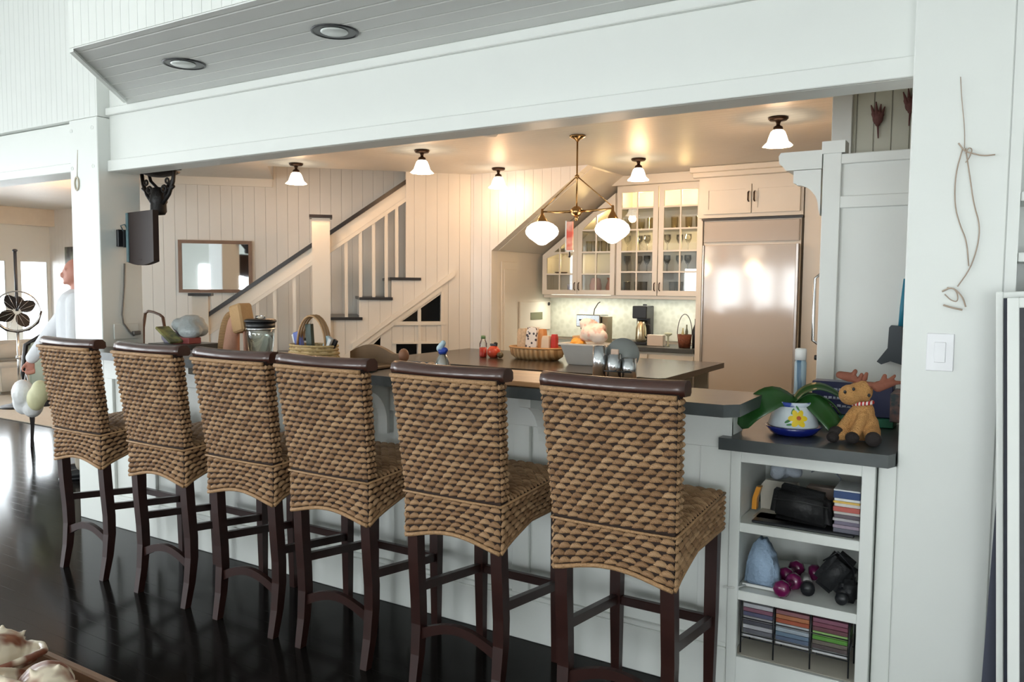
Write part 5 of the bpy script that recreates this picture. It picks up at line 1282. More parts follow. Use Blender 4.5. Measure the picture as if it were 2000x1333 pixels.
# dark brush with a teal strap hanging on the pantry edge beside the pillar
HB = (-0.40, 3.87, 1.24)
t = thing('dustpan_brush', 'dark grey brush hanging by a teal strap against the pantry panel beside the pillar', 'brush', HB)
def p2(q): return (q[0], q[2])
g = G(HB); g.prism([p2((-0.452, 3.870, 1.239)), p2((-0.410, 3.870, 1.301)), p2((-0.407, 3.870, 1.392)), p2((-0.400, 3.870, 1.402)), p2((-0.356, 3.870, 1.399)), p2((-0.350, 3.870, 1.229)), p2((-0.396, 3.870, 1.243)), p2((-0.433, 3.870, 1.227))], 'y', 3.855, 3.895); g.put('brush_head', M('charcoal_rubber', (0.035, 0.045, 0.055), 0.5), t)
g = G(HB); g.tube([(-0.362, 3.885, 1.393), (-0.359, 3.885, 1.484), (-0.355, 3.885, 1.608)], [0.012, 0.011, 0.005], 6, flat=0.4); g.put('strap', M('teal_strap', (0.02, 0.20, 0.30), 0.5), t, smooth=True)

# ================================================================== THINGS ON THE OPEN SHELVES
SH = lambda z: z+0.001
blob('grey_cloth', (-0.69, 3.20, 0.845), (0.07, 0.06, 0.05), M('grey_fleece', (0.40, 0.44, 0.50), 0.9, var=0.2, bump=0.6), 'pale grey cloth bundle at the back left of the top shelf', 'cloth', 21, vox=0.007)
# shallow beige tray
t = thing('beige_bin', 'beige plastic bin tilted at the left of the top shelf', 'bin', (-0.715, 3.14, 0.682))
g = G(); 
g.prism([(-0.055, 0.0), (0.085, 0.0), (0.095, 0.10), (0.080, 0.125), (-0.040, 0.125), (-0.058, 0.10)], 'y', 0.02, 0.05); g.box(-0.050, 0.082, -0.12, 0.02, 0.0, 0.010); g.put('bin_shell', M('beige_plastic', (0.50, 0.47, 0.40), 0.4), t)
g = G(); g.bar([(-0.068, -0.02, 0.015), (-0.066, -0.02, 0.06), (-0.052, -0.02, 0.105)], 0.018, 0.03); g.put('orange_edge', M('orange_plastic', (0.75, 0.30, 0.02), 0.4), t)
g = G(); g.box(-0.758, -0.40, 2.975, 3.10, 0.681, 0.692, 0.003); g.put('black_folder', BLACK, label='flat black folder lying under the black pouch on the top shelf', cat='folder')
t = thing('black_pouch', 'soft black zip pouch in the middle of the top shelf', 'pouch', (-0.585, 3.03, 0.693))
g = G(); g.box(-0.098, 0.098, -0.045, 0.045, 0.0, 0.130, 0.024, Matrix.Shear('XY', 4, (0, 0)) @ Matrix.Identity(4), 3); 
for v in g.bm.verts: v.co.x += (-0.02 if v.co.x < 0 else 0.008)*(1-v.co.z/0.13); v.co.z -= 0.012*(v.co.x/0.1)
g.put('pouch_body', M('black_nylon', (0.010, 0.010, 0.011), 0.6, bump=0.3), t, smooth=True)
for v in t.children[0].data.vertices: v.co.z = max(v.co.z, 0.0)
g = G(); g.tube([(-0.095, -0.047, 0.09), (0, -0.049, 0.092), (0.095, -0.047, 0.082)], 0.0022, 6); g.put('zipper', M('dark_zip', (0.03, 0.03, 0.03), 0.4), t)
g = G(); g.tube([(-0.60, 3.25, 0.84), (-0.56, 3.24, 0.865), (-0.52, 3.24, 0.86), (-0.49, 3.24, 0.83), (-0.50, 3.24, 0.69)], 0.003, 6); g.ell((-0.59, 3.24, 0.862), (0.022, 0.012, 0.008)); g.put('headphones', M('silver_blue', (0.20, 0.24, 0.30), 0.4), smooth=True, label='thin wire headset curling above the black pouch', cat='headset')
g = G(); g.box(-0.60, -0.47, 3.16, 3.21, 0.682, 0.805, 0.004); g.put('brown_box', M('taupe_card', (0.36, 0.28, 0.24), 0.7), label='taupe box standing behind the black pouch', cat='box')
# stack of flat cases, right on top shelf
cols = [((0.10, 0.10, 0.13), 0.016), ((0.30, 0.24, 0.30), 0.012), ((0.16, 0.14, 0.20), 0.014), ((0.42, 0.40, 0.42), 0.010), ((0.10, 0.08, 0.10), 0.014), ((0.50, 0.48, 0.46), 0.010), ((0.46, 0.10, 0.08), 0.018), ((0.62, 0.60, 0.58), 0.012), ((0.70, 0.45, 0.10), 0.008), ((0.68, 0.70, 0.72), 0.010), ((0.015, 0.05, 0.16), 0.026), ((0.62, 0.64, 0.66), 0.006)]
z = 0.6925
nmz = ['bottom dark case', 'mauve case second from the bottom', 'dark violet case third from the bottom', 'thin grey case fourth from the bottom', 'black case below the white one', 'white case under the red one', 'red case in the middle', 'white case above the red one', 'thin orange case', 'thin white case over the orange one', 'thick navy case', 'white case on top']
for i, (c, h) in enumerate(cols):
    dx = rnd.uniform(-0.004, 0.004)
    g = G(); g.box(-0.470+dx, -0.383+dx*0.4, 2.985+dx, 3.13+dx, z+0.0002, z+h, 0.0012); g.put('disc_case', M('case_%d' % i, c, 0.3, var=0.2, scale=60), label=nmz[i]+' in the stack on the top shelf', cat='case', group='stacked cases on the top shelf')
    z += h
# middle shelf
g = G(); g.prism([(-0.795, 0.0), (-0.665, 0.0), (-0.668, 0.05), (-0.690, 0.12), (-0.712, 0.17), (-0.735, 0.19), (-0.760, 0.175), (-0.785, 0.10)], 'y', -0.04, 0.04)
bmesh.ops.bevel(g.bm, geom=list(g.bm.edges), offset=0.012, segments=2, affect='EDGES')
for v in g.bm.verts: v.co.y += 3.06; v.co.z += 0.4195
o_ = g.put('blue_bag', M('faded_denim', (0.34, 0.46, 0.62), 0.85, var=0.2, bump=0.5), smooth=True, label='pale blue cloth cap bag slumped at the left of the middle shelf', cat='bag')
g = G(); g.box(-0.795, -0.665, 3.005, 3.015, 0.421, 0.432, 0.002); g.tube([(-0.78, 3.0, 0.426), (-0.80, 2.95, 0.430), (-0.845, 2.925, 0.428)], 0.003, 6); g.put('pale_string', PAPER, label='pale cord sticking out of the middle shelf to the left', cat='string')
MAG = M('magenta_vinyl', (0.15, 0.008, 0.07), 0.25, coat=0.4)
def dumbbell(x, y, z, ang, label, group):
    t = thing('dumbbell', label, 'dumbbell', (x, y, z), rotz=ang, group=group)
    for s_ in (-1, 1):
        g = G(); g.lathe([(0, -0.022), (0.022, -0.022), (0.032, -0.010), (0.032, 0.010), (0.022, 0.022), (0, 0.022)], (s_*0.052, 0, 0.032), 8, Matrix.Rotation(PI/2, 3, 'Y')); g.put('weight', MAG, t)
    g = G(); g.tube([(-0.04, 0, 0.032), (0.04, 0, 0.032)], 0.014, 10); g.put('grip', MAG, t, smooth=True)
    return t
d1 = dumbbell(-0.628, 3.02, 0.420, math.radians(78), 'front magenta dumbbell beside the pale blue bag', 'magenta dumbbells on the middle shelf')
d2 = dup(d1, (-0.52, 3.23, 0.420), math.radians(20), 'magenta dumbbell at the back of the middle shelf')
d3 = dup(d1, (-0.648, 3.17, 0.420), math.radians(80), 'second magenta dumbbell behind the front one')
t = thing('flashlight', 'white flashlight with a black end lying on the middle shelf', 'flashlight', (-0.565, 3.06, 0.4195))
g = G(); g.tube([(-0.03, 0.11, 0.024), (0.0, 0.0, 0.024)], [0.018, 0.023], 14); g.put('barrel', PAPER, t, smooth=True)
g = G(); g.tube([(0.0, 0.0, 0.026), (0.006, -0.03, 0.026)], 0.0255, 14); g.put('head', BLACK, t, smooth=True)
t = thing('camera_bag', 'black camera bag with a strap at the right of the middle shelf', 'bag', (-0.46, 3.07, 0.4195))
g = G(); g.box(-0.05, 0.05, -0.04, 0.04, -0.075, 0.075, 0.02, Matrix.Translation((-0.01, 0, 0.098)) @ Matrix.Rotation(0.6, 4, 'Y'), 2); g.box(-0.035, 0.035, -0.03, 0.05, 0.0, 0.085, 0.018, Matrix.Translation((0.04, -0.01, 0.0)), 2); g.put('case_body', M('black_canvas', (0.011, 0.012, 0.014), 0.6, bump=0.4), t, smooth=True)
g = G(); g.tube([(0.02, -0.07, 0.024), (0.026, -0.045, 0.024)], 0.021, 16); g.tube([(0.02, -0.045, 0.026), (0.03, 0, 0.04)], 0.022, 12); g.put('lens_barrel', BLACK, t, smooth=True)
g = G(); g.tube([(-0.05, -0.02, 0.14), (0.0, -0.03, 0.185), (0.05, -0.02, 0.13), (0.06, -0.02, 0.07)], 0.006, 6, flat=0.5); g.put('strap', BLACK, t, smooth=True)
# lower shelf: wire rack with disc cases, three bays
t = thing('disc_rack', 'black wire rack with three bays hanging under the middle shelf', 'rack', (-0.58, 3.0, 0.19))
o = (-0.58, 3.0, 0.19)
g = G(o)
bx = [-0.789, -0.667, -0.536, -0.404]
for x in bx:
    g.tube([(x, 2.985, 0.166), (x, 2.985, 0.380)], 0.003, 6); g.tube([(x, 3.12, 0.166), (x, 3.12, 0.380)], 0.003, 6)
for z_ in (0.245, 0.305, 0.375):
    g.tube([(bx[0], 2.984, z_), (bx[-1], 2.984, z_)], 0.0022, 6)
for z_ in (0.2285,):
    g.tube([(bx[0], 2.985, z_), (bx[-1], 2.985, z_)], 0.002, 6); g.tube([(bx[0], 3.12, z_), (bx[-1], 3.12, z_)], 0.002, 6)
g.put('wire_frame', BLACK, t)
bay = [('left bay', [(0.50, 0.50, 0.52), (0.12, 0.12, 0.14), (0.42, 0.42, 0.45), (0.08, 0.08, 0.10), (0.35, 0.34, 0.36), (0.10, 0.10, 0.17), (0.22, 0.10, 0.14), (0.45, 0.45, 0.48)]),
       ('middle bay', [(0.55, 0.55, 0.57), (0.10, 0.13, 0.20), (0.14, 0.20, 0.28), (0.35, 0.40, 0.45), (0.42, 0.44, 0.46), (0.34, 0.09, 0.05), (0.40, 0.16, 0.08), (0.26, 0.12, 0.13)]),
       ('right bay', [(0.55, 0.55, 0.57), (0.09, 0.07, 0.07), (0.14, 0.12, 0.10), (0.10, 0.26, 0.05), (0.26, 0.42, 0.15), (0.14, 0.06, 0.07), (0.20, 0.07, 0.10), (0.22, 0.09, 0.13)])]
ordn = ['lowest', 'second from the bottom', 'third from the bottom', 'fourth from the bottom', 'fifth from the bottom', 'third from the top', 'second from the top', 'topmost']
for b, (nm, cs) in enumerate(bay):
    z = 0.2315
    for i, c in enumerate(cs):
        h = 0.0165
        g = G(); g.box(bx[b]+0.006, bx[b+1]-0.006, 2.99, 3.115, z, z+h-0.002, 0.001); g.put('disc_case', M('disc_%d_%d' % (b, i), c, 0.3, var=0.2, scale=50), label='slim disc case in the %s of the wire rack, %s' % (nm, ordn[i]), cat='case', group='disc cases in the '+nm)
        z += h

# ================================================================== RIGHT SIDE
# dried vine hanging on the pillar
VINE = M('dry_vine', (0.42, 0.33, 0.26), 0.8, var=0.3)
g = G()
Yv = 2.948
def vine(pts, r=0.0028):
    pts = [Vector(p) for p in pts]
    for _ in range(2):
        pts = [pts[0]] + [p for a, b in zip(pts, pts[1:]) for p in (a.lerp(b, 0.25), a.lerp(b, 0.75))] + [pts[-1]]
    g.tube(pts, r*0.95, 6)
vine([(-0.133, 2.950, 2.240), (-0.126, 2.950, 2.159), (-0.115, 2.950, 2.078), (-0.113, 2.950, 2.013)], 0.0014)
vine([(-0.118, 2.950, 2.013), (-0.135, 2.945, 1.933), (-0.134, 2.950, 1.835), (-0.116, 2.945, 1.769), (-0.095, 2.950, 1.719), (-0.086, 2.945, 1.637)], 0.0021)
vine([(-0.110, 2.950, 2.013), (-0.093, 2.945, 1.914), (-0.080, 2.950, 1.833), (-0.060, 2.945, 1.767), (-0.063, 2.950, 1.702), (-0.081, 2.945, 1.629), (-0.115, 2.945, 1.571)], 0.0021)
vine([(-0.130, 2.945, 2.030), (-0.112, 2.940, 2.002), (-0.089, 2.945, 1.994), (-0.061, 2.945, 1.984), (-0.028, 2.940, 1.985)], 0.0026)
vine([(-0.109, 2.940, 1.995), (-0.101, 2.935, 2.013), (-0.090, 2.945, 2.007), (-0.098, 2.940, 1.981), (-0.108, 2.940, 1.966)], 0.0018)
vine([(-0.158, 2.945, 1.555), (-0.129, 2.940, 1.571), (-0.099, 2.940, 1.539), (-0.089, 2.945, 1.506)], 0.003)
vine([(-0.153, 2.945, 1.511), (-0.127, 2.945, 1.502), (-0.098, 2.945, 1.496)], 0.0036)
vine([(-0.150, 2.945, 1.546), (-0.130, 2.940, 1.525), (-0.110, 2.945, 1.522), (-0.117, 2.940, 1.562), (-0.144, 2.945, 1.568)], 0.002)
g.put('dried_vine', VINE, smooth=True, label='dried brown vine tendrils hanging on the front of the right pillar', cat='decoration')
t = thing('light_switch', 'white rocker light switch plate on the right pillar', 'switch', (-0.157, 2.955, 1.355))
g = G(); g.box(-0.040, 0.040, 0.0, 0.0045, -0.062, 0.062, 0.002); g.put('plate', M('switch_white', (0.80, 0.80, 0.82), 0.25), t)
g = G(); g.box(-0.017, 0.017, -0.004, 0.0, -0.034, 0.034, 0.002); g.put('rocker', MATS['switch_white'], t)
# bookcase
t = thing('bookcase', 'white open bookcase at the right edge behind the leaning frames', 'bookcase', (0.7, 3.05, 0))
o = (0.7, 3.05, 0)
g = G(o); g.box(0.0125, 0.045, 2.962, 3.19, 0, 2.75); g.box(0.018, 1.40, 3.175, 3.195, 0, 2.75); g.box(1.37, 1.40, 2.97, 3.175, 0, 2.75); g.put('case', WHITE, t)
for z in (2.43, 2.16, 1.87, 1.68, 1.3, 0.9, 0.5, 0.1):
    g = G(o); g.box(0.046, 1.37, 2.97, 3.174, z-0.03, z, 0.002); g.put('shelf', WHITE, t)
# leaning boards
def lean(name, x0, x1, y, h, mat_frame, mat_in, label, tilt, dx=0.0, fw=0.03, th=0.022):
    t = thing(name, label, 'panel', (x0, y, 0), rotz=0)
    t.rotation_euler = (tilt, math.radians(-2.4), dx)
    w_ = x1-x0
    g = G(); g.box(0, fw, 0, th, 0, h, 0.002); g.box(w_-fw, w_, 0, th, 0, h, 0.002); g.box(fw, w_-fw, 0, th, h-fw, h, 0.002); g.box(fw, w_-fw, 0, th, 0, fw, 0.002); g.put('frame', mat_frame, t)
    g = G(); g.box(fw, w_-fw, th*0.25, th*0.7, fw, h-fw); g.put('panel', mat_in, t)
    return t
lean('framed_panel', 0.086, 0.99, 2.60, 1.545, WHITE, M('charcoal_panel', (0.02, 0.022, 0.028), 0.5, var=0.5, scale=30), 'large dark panel in a white frame leaning at the right edge, frontmost', math.radians(-4.5))
lean('framed_panel', 0.058, 0.95, 2.68, 1.560, WHITE, M('navy_panel', (0.022, 0.028, 0.05), 0.45, var=0.5, scale=25), 'second white-framed dark panel leaning behind the front one', math.radians(-4.0), fw=0.019)
g = G(); g.prism([(-0.004, 0.0), (0.90, 0.0), (0.90, 1.02), (0.022, 1.02)], 'y', 2.80, 2.812); g.put('dark_board', M('slate_blue_board', (0.05, 0.055, 0.085), 0.5), label='dark thin board standing between the pillar and the white-framed panels', cat='board')
# ornaments on the pantry wall
def ornament(x, z, label, mir=1):
    t = thing('wall_ornament', label, 'ornament', (x, 4.58, z), group='dried ornaments above the pantry')
    A_ = M('dried_flower', (0.13, 0.05, 0.045), 0.8, var=0.5, scale=60)
    g = G()
    g.caps((0, 0, 0.0), (0.004*mir, 0, -0.07), 0.006, 0.003); g.put('stem', A_, t, smooth=True)
    g = G()
    for dx, dz in ((-0.035, 0.10), (-0.012, 0.115), (0.012, 0.10), (0.030, 0.085)):
        g.caps((0, -0.004, 0.0), (dx*0.6, -0.006, dz*0.55), 0.012, 0.012); g.caps((dx*0.6, -0.006, dz*0.55), (dx, -0.002, dz), 0.009, 0.003)
    g.ell((0, -0.006, 0.03), (0.026, 0.014, 0.034)); g.put('petals', A_, t, smooth=True)
ornament(-0.575, 2.42, 'dried reddish flower bundle hanging above the pantry cabinet')
ornament(-0.425, 2.47, 'second dried bundle cut off by the right pillar', -1)

# ================================================================== LEFT ROOM
g = G(); g.box(-12.3, -8.15, 4.66, 6.6, 0.0, 0.012, 0.003); g.put('rug', M('beige_rug', (0.46, 0.44, 0.38), 0.95, var=0.12, scale=40, bump=0.6, bscale=150), label='large beige rug in the left room', cat='rug')
FN = (-10.4, 5.20, 0.013)
t = thing('pedestal_fan', 'black antique pedestal fan standing on the beige rug', 'fan', FN, rotz=math.radians(62))
g = G(); g.lathe([(0, 0), (0.23, 0), (0.235, 0.012), (0.20, 0.025), (0.10, 0.045), (0.05, 0.10), (0.032, 0.17), (0, 0.17)], (0, 0, 0), 28); g.put('base', IRON, t, smooth=True)
g = G(); g.tube([(0, 0, 0.15), (0, 0, 0.95)], 0.017, 10); g.tube([(0, 0, 0.60), (0, 0, 0.64)], 0.03, 10); g.put('pole', STEEL, t, smooth=True)
g = G(); g.tube([(0, 0, 1.2), (0, 0, 1.95)], 0.018, 8); g.ell((0, 0, 1.95), (0.03, 0.03, 0.02)); g.put('upper_rod', M('blue_black_iron', (0.03, 0.04, 0.06), 0.4), t, smooth=True)
g = G(); g.lathe([(0.0, -0.10), (0.05, -0.09), (0.075, -0.03), (0.075, 0.05), (0.04, 0.09), (0, 0.10)], (0, 0.12, 1.30), 18, Matrix.Rotation(PI/2, 3, 'X')); g.ell((0, 0.12, 1.30), (0.085, 0.10, 0.085)); g.put('motor', IRON, t, smooth=True)
for i in range(4):
    a = PI/2*i+0.5
    g = G(); rows_ = []
    for k in range(6):
        r_ = 0.04+0.18*k/5; w_ = 0.075*math.sin(PI*(0.15+0.75*k/5))
        c_ = Vector((math.cos(a)*r_, -0.02, math.sin(a)*r_)); tv = Vector((-math.sin(a), 0.35, math.cos(a)))
        rows_.append([Vector(c_)+tv*w_, Vector(c_)-tv*w_, Vector(c_)-tv*w_+Vector((0, 0.004, 0)), Vector(c_)+tv*w_+Vector((0, 0.004, 0))])
    vs = [[g.bm.verts.new(p+Vector((0, 0, 1.20))) for p in r_] for r_ in rows_]
    for p_, q_ in zip(vs, vs[1:]):
        for k in range(4): g.bm.faces.new([p_[k], p_[(k+1) % 4], q_[(k+1) % 4], q_[k]])
    g.bm.faces.new(vs[0]); g.bm.faces.new(vs[-1])
    g.put('blade', IRON, t)
g = G()
for R_, yy in ((0.25, -0.02), (0.24, -0.07), (0.24, 0.03)):
    g.tube([(R_*math.cos(a), yy, 1.20+R_*math.sin(a)) for a in [2*PI*i/36 for i in range(36)]], 0.006 if R_ == 0.25 else 0.0035, 6, closed=True)
for i in range(16):
    a = 2*PI*i/16; g.tube([(0.03*math.cos(a), -0.10, 1.20+0.03*math.sin(a)), (0.16*math.cos(a), -0.095, 1.20+0.16*math.sin(a)), (0.25*math.cos(a), -0.02, 1.20+0.25*math.sin(a))], 0.002, 4)
g.put('cage', STEEL, t, smooth=True)
g = G(); g.tube([(-0.262, -0.02, 1.20), (-0.22, -0.0, 1.05), (-0.12, 0, 0.965), (0, 0, 0.94), (0.12, 0, 0.965), (0.22, 0, 1.05), (0.262, -0.02, 1.20)], 0.013, 8); g.put('yoke', IRON, t, smooth=True)
# armchair behind first stool
AC = (-7.70, 4.22, 0.0)
t = thing('armchair', 'dark wood armchair with pale upholstered back behind the leftmost stool', 'chair', AC, rotz=math.radians(-118))
g = G()
g.tube([(-0.26, 0, 0.45), (-0.30, 0.03, 0.72), (-0.27, 0.05, 0.98), (-0.15, 0.06, 1.06), (0.15, 0.06, 1.06), (0.27, 0.05, 0.98), (0.30, 0.03, 0.72), (0.26, 0, 0.45)], 0.022, 8)
g.box(-0.28, 0.28, -0.50, 0.02, 0.38, 0.44, 0.01); g.put('wood_frame', BLACKWOOD, t)
for x, y in ((-0.25, -0.46), (0.25, -0.46), (-0.25, 0), (0.25, 0)):
    g = G(); g.bar([(x, y, 0), (x*0.95, y, 0.2), (x, y, 0.40)], 0.04, 0.04, [0.6, 0.8, 1]); g.put('leg', BLACKWOOD, t)
g = G(); g.box(-0.25, 0.25, 0.0, 0.07, 0.50, 1.03, 0.02, None, 2); g.put('back_cushion', M('sage_linen', (0.42, 0.44, 0.34), 0.9, var=0.1), t, smooth=True)
g = G(); g.box(-0.26, 0.26, -0.48, 0.0, 0.441, 0.53, 0.03, None, 2); g.put('seat_cushion', MATS['sage_linen'], t, smooth=True)
# sofa-like pale bench by the doors
t = thing('white_sofa', 'low white sofa by the far glass doors behind the fan', 'sofa', (-12.0, 6.1, 0.013))
g = G(); g.box(-0.35, 0.35, -0.55, 0.6, 0.0, 0.42, 0.05, None, 3); g.put('seat_base', M('sofa_white', (0.66, 0.66, 0.62), 0.9), t, smooth=True)
g = G(); g.box(-0.35, -0.12, -0.55, 0.6, 0.421, 0.72, 0.05, None, 3); g.put('backrest', MATS['sofa_white'], t, smooth=True)
g = G(); g.box(-0.08, 0.10, 0.1, 0.5, 0.421, 0.70, 0.05, None, 3); g.put('cushion', MATS['sage_linen'], t, smooth=True)
g = G(); g.box(-10.15, -9.85, 5.60, 5.85, 0.013, 0.32, 0.01); g.put('dark_box', BLACK, label='dark box on the rug just behind the fan pole', cat='box')
# picture on the far wall
g = G(); g.box(-12.30, -11.60, 6.875, 6.898, 1.55, 2.12, 0.005); g.put('dark_picture', M_spots('dark_painting', (0.03, 0.025, 0.02), (0.16, 0.17, 0.12), 5, 0.4, 0.6, 0.5), label='dark picture on the far wall left of the post', cat='picture')

# ================================================================== PERSON behind the post
PX, PY_ = -6.30, 3.62
t = thing('person', 'bald person in a white shirt half hidden behind the left post, carrying bags', 'person', (PX, PY_, 0), rotz=math.radians(150))
# local: facing +y ; x to the person's right is +x
SKIN = M('skin', (0.52, 0.23, 0.17), 0.5, var=0.08)
g = G()
def hand(g, w, side, down=Vector((0, 0, -1))):
    # palm plus five bent fingers around a bag handle
    w = Vector(w)
    g.ell(w+Vector((0, 0.005, -0.045)), (0.016, 0.038, 0.046))
    for i, (dy, L) in enumerate(((0.030, 0.036), (0.011, 0.041), (-0.009, 0.038), (-0.027, 0.030))):
        a = w+Vector((0, dy, -0.082)); b = a+Vector((-side*0.014, 0.0, -L*0.8)); c = b+Vector((-side*0.030, 0, 0.006)); d = c+Vector((-side*0.004, 0, 0.024))
        g.caps(a, b, 0.0095, 0.009, 8); g.caps(b, c, 0.009, 0.0085, 8); g.caps(c, d, 0.0085, 0.0075, 8)
    a = w+Vector((-side*0.008, 0.036, -0.035)); b = a+Vector((-side*0.018, 0.022, -0.028)); c = b+Vector((-side*0.014, -0.004, -0.024))
    g.caps(a, b, 0.012, 0.010, 8); g.caps(b, c, 0.010, 0.008, 8)
# head
g.ell((0, 0.005, 1.655), (0.074, 0.094, 0.105), 18, 14); g.ell((0, 0.045, 1.605), (0.055, 0.055, 0.062)); g.caps((0, -0.005, 1.48), (0, 0.0, 1.60), 0.058, 0.055)
g.ell((0, 0.108, 1.625), (0.013, 0.018, 0.022)); g.ell((0, 0.098, 1.650), (0.010, 0.010, 0.024)); g.ell((0, 0.090, 1.565), (0.024, 0.014, 0.014)); g.ell((0, 0.092, 1.590), (0.026, 0.012, 0.006))
for s_ in (-1, 1):
    g.ell((s_*0.030, 0.082, 1.672), (0.024, 0.014, 0.009)); g.ell((s_*0.077, 0.0, 1.635), (0.010, 0.020, 0.032))
# trunk (inside clothes) and limbs
g.caps((0, 0, 1.0), (0, 0, 1.38), 0.13, 0.14); g.caps((-0.13, 0, 1.42), (0.13, 0, 1.42), 0.07, 0.07)
RA = [(0.20, 0.0, 1.41), (0.30, 0.19, 1.16), (0.33, 0.36, 0.93)]
LA = [(-0.20, 0.0, 1.41), (-0.26, 0.02, 1.12), (-0.24, 0.10, 0.86)]
for A_, s_ in ((LA, -1), (RA, 1)):
    g.caps(A_[0], A_[1], 0.050, 0.040); g.caps(A_[1], A_[2], 0.038, 0.028); hand(g, A_[2], s_)
for s_ in (-1, 1):
    g.caps((s_*0.095, 0, 0.92), (s_*0.11, 0.01, 0.50), 0.085, 0.058); g.caps((s_*0.11, 0.01, 0.50), (s_*0.115, -0.01, 0.09), 0.052, 0.038); g.caps((s_*0.115, -0.03, 0.045), (s_*0.125, 0.13, 0.03), 0.035, 0.028)
body = g.put('body', SKIN, t, remesh=0.0085, sm=1)
g = G()
g.caps((0, 0, 0.98), (0, 0, 1.36), 0.165, 0.165); g.caps((-0.15, 0, 1.405), (0.15, 0, 1.405), 0.085, 0.085); g.caps((0, 0, 1.42), (0, 0, 1.475), 0.085, 0.064)
for A_ in (LA, RA):
    g.caps(A_[0], A_[1], 0.090, 0.076)
    e_ = Vector(A_[1]).lerp(Vector(A_[2]), 0.92); g.caps(A_[1], e_, 0.074, 0.050)
g.box(-0.17, 0.17, -0.13, 0.13, 0.86, 1.0, 0.05, None, 2)
g.put('shirt', M('white_shirt', (0.70, 0.71, 0.74), 0.8, var=0.06, scale=12, bump=0.8, bscale=9), t, remesh=0.012, sm=2)
g = G()
for s_ in (-1, 1):
    g.caps((s_*0.09, 0, 0.88), (s_*0.11, 0.01, 0.50), 0.112, 0.082); g.caps((s_*0.11, 0.01, 0.50), (s_*0.115, -0.01, 0.12), 0.080, 0.068)
g.ell((0, 0, 0.93), (0.17, 0.13, 0.10))
g.put('trousers', M('khaki_cloth', (0.34, 0.30, 0.24), 0.85, var=0.1), t, remesh=0.013, sm=2)
for s_ in (-1, 1):
    g = G(); g.caps((s_*0.115, -0.035, 0.045), (s_*0.127, 0.135, 0.036), 0.046, 0.038); g.box(s_*0.12-0.045, s_*0.12+0.045, -0.085, 0.175, 0.0, 0.022, 0.008); g.put('shoe', BLACK, t, smooth=True)
g = G(); g.ell((0, -0.035, 1.625), (0.079, 0.064, 0.045)); g.put('short_hair', M('grey_hair', (0.42, 0.36, 0.32), 0.9, bump=0.5), t)
# bags carried in the left hand
R200 = Matrix.Rotation(math.radians(150), 3, 'Z')
hp = R200 @ Vector((0.31, 0.36, 0.84)) + Vector((PX, PY_, 0))
t = thing('carrier_bag', 'white carrier bag hanging from the hand of the person', 'bag', (hp.x-0.03, hp.y-0.02, hp.z-0.37))
g = G()
for d in ((0, 0, 0.14), (0.04, 0.02, 0.10), (-0.05, 0, 0.12), (0.0, -0.03, 0.19)): g.ell(d, (0.10, 0.08, 0.115), 12, 9)
g.put('bag_body', M('white_film', (0.66, 0.66, 0.66), 0.4, var=0.12, bump=0.9, bscale=16), t, remesh=0.012)
g = G(); g.tube([(-0.04, 0, 0.25), (0.0, 0, 0.36), (0.04, 0, 0.25)], 0.006, 6); g.put('bag_handle', MATS['white_film'], t, smooth=True)
hp2 = hp + Vector((0.15, -0.04, 0))
g = G((0, 0, 0))
for d in ((0, 0, 0.12), (0.02, 0.02, 0.17)): g.ell(Vector((hp2.x, hp2.y, hp.z-0.33))+Vector(d), (0.07, 0.07, 0.10), 12, 9)
g.put('yellow_bag', M('pale_yellow_film', (0.58, 0.56, 0.34), 0.5, var=0.2), remesh=0.012, label='pale yellow bag beside the white carrier bag', cat='bag')

# ================================================================== SHELLS bottom left
t = thing('low_table', 'brown low table under the tray of seashells', 'table', (-2.2, 0.78, 0))
o = (-2.2, 0.78, 0)
g = G(o); g.box(-2.95, -1.45, 0.45, 1.12, 0.46, 0.50, 0.006); g.put('table_top', DARKWOOD, t)
for x in (-2.88, -1.52):
    for y in (0.52, 1.05):
        g = G(o); g.box(x-0.03, x+0.03, y-0.03, y+0.03, 0, 0.46, 0.004); g.put('leg', DARKWOOD, t)
TRY = (-2.2, 0.85, 0.501)
t = thing('shell_tray', 'brown wooden tray holding large seashells at the lower left corner', 'tray', TRY)
WD = M('tray_wood', (0.22, 0.115, 0.06), 0.5, var=0.25, scale=20)
g = G(TRY); g.box(-2.85, -1.60, 0.62, 1.06, 0.501, 0.515); g.put('tray_base', WD, t)
g = G(TRY); g.box(-2.86, -1.58, 1.05, 1.072, 0.501, 0.618, 0.004); g.box(-2.86, -1.58, 0.60, 0.62, 0.501, 0.60, 0.004); g.box(-2.88, -2.86, 0.6, 1.07, 0.501, 0.60, 0.004); g.box(-1.58, -1.56, 0.6, 1.07, 0.501, 0.60, 0.004); g.put('tray_rim', WD, t)
SHELLM = M_spots('shell_streaks', (0.20, 0.06, 0.03), (0.72, 0.62, 0.48), 13, 0.36, 0.47, 0.35)
SHELLM2 = M_spots('shell_pale', (0.30, 0.10, 0.08), (0.78, 0.74, 0.68), 18, 0.30, 0.40, 0.3)
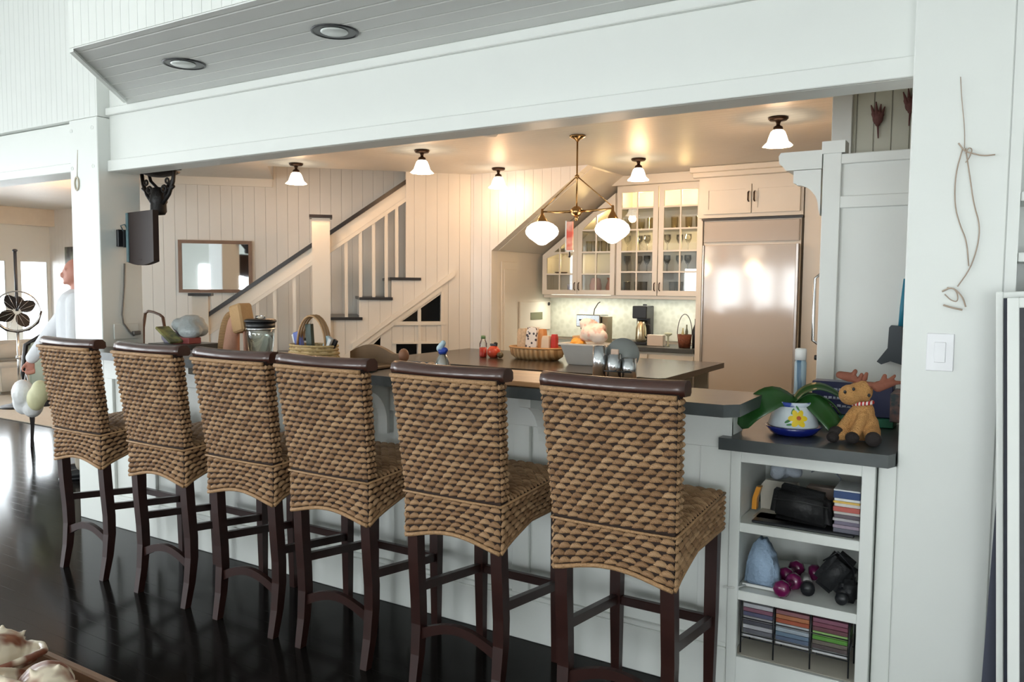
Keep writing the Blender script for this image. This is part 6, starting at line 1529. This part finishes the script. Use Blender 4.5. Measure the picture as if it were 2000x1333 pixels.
def conch(c, size, rot, mat, label, seed=1):
    """conch shell: swollen body whorl, stepped spire with knobs, drawn-out canal and a flaring lip"""
    rr = random.Random(seed); g = G()
    g.ell((0, 0, 0), (0.95, 0.72, 0.68)); g.ell((0.45, 0.05, 0.05), (0.62, 0.66, 0.62))
    for x, r in ((0.85, 0.46), (1.10, 0.33), (1.30, 0.22), (1.46, 0.13), (1.58, 0.07)):
        g.ell((x, 0.04, 0.03), (0.17, r, r))
    for i in range(7):
        a = 2*PI*i/7; g.caps((0.62, 0.45*math.cos(a), 0.45*math.sin(a)), (0.68, 0.74*math.cos(a), 0.74*math.sin(a)), 0.15, 0.05, 8)
    g.caps((-0.4, 0, 0), (-1.35, -0.15, -0.05), 0.52, 0.12)
    lip = [(0.75, -0.45, 0.45), (0.45, -0.85, 0.72), (0.0, -1.10, 0.85), (-0.5, -1.02, 0.80), (-0.95, -0.70, 0.55), (-1.35, -0.25, 0.15)]
    inner = [(0.6, -0.3, 0.3), (0.3, -0.45, 0.25), (0.0, -0.5, 0.2), (-0.4, -0.45, 0.15), (-0.8, -0.3, 0.1), (-1.2, -0.15, 0.0)]
    for (p, q), (p2, q2) in zip(zip(lip, inner), zip(lip[1:], inner[1:])):
        for k in range(5):
            f = k/4
            A_ = Vector(q).lerp(Vector(p), f) + Vector((0, 0, -0.22*math.sin(PI*f))); B_ = Vector(q2).lerp(Vector(p2), f) + Vector((0, 0, -0.22*math.sin(PI*f)))
            g.caps(A_, B_, 0.11, 0.11, 8)
    bmesh.ops.transform(g.bm, matrix=Matrix.Translation(c) @ rot.to_matrix().to_4x4() @ Matrix.Scale(size, 4), verts=g.bm.verts)
    return g.put('seashell', mat, label=label, cat='seashell', group='seashells in the tray', remesh=0.0045, sm=2)
conch((-2.060, 0.945, 0.640), 0.088, Euler((0.5, 0.1, 2.2)), SHELLM, 'large cream and rust seashell at the left edge of the frame')
conch((-1.825, 0.945, 0.635), 0.086, Euler((0.2, -0.2, -0.5)), SHELLM, 'cream and rust seashell in the middle of the visible tray')
conch((-1.690, 0.950, 0.615), 0.070, Euler((0.8, 0.1, 1.4)), SHELLM2, 'small whitish seashell nearest the right end of the tray')
conch((-1.93, 0.740, 0.610), 0.085, Euler((0.1, 0.1, 0.6)), SHELLM2, 'pale seashell nearest the camera in the tray')
conch((-2.32, 0.860, 0.610), 0.085, Euler((0.3, 0.1, 3.0)), SHELLM, 'seashell at the far left of the tray')
bpy.context.view_layer.update()
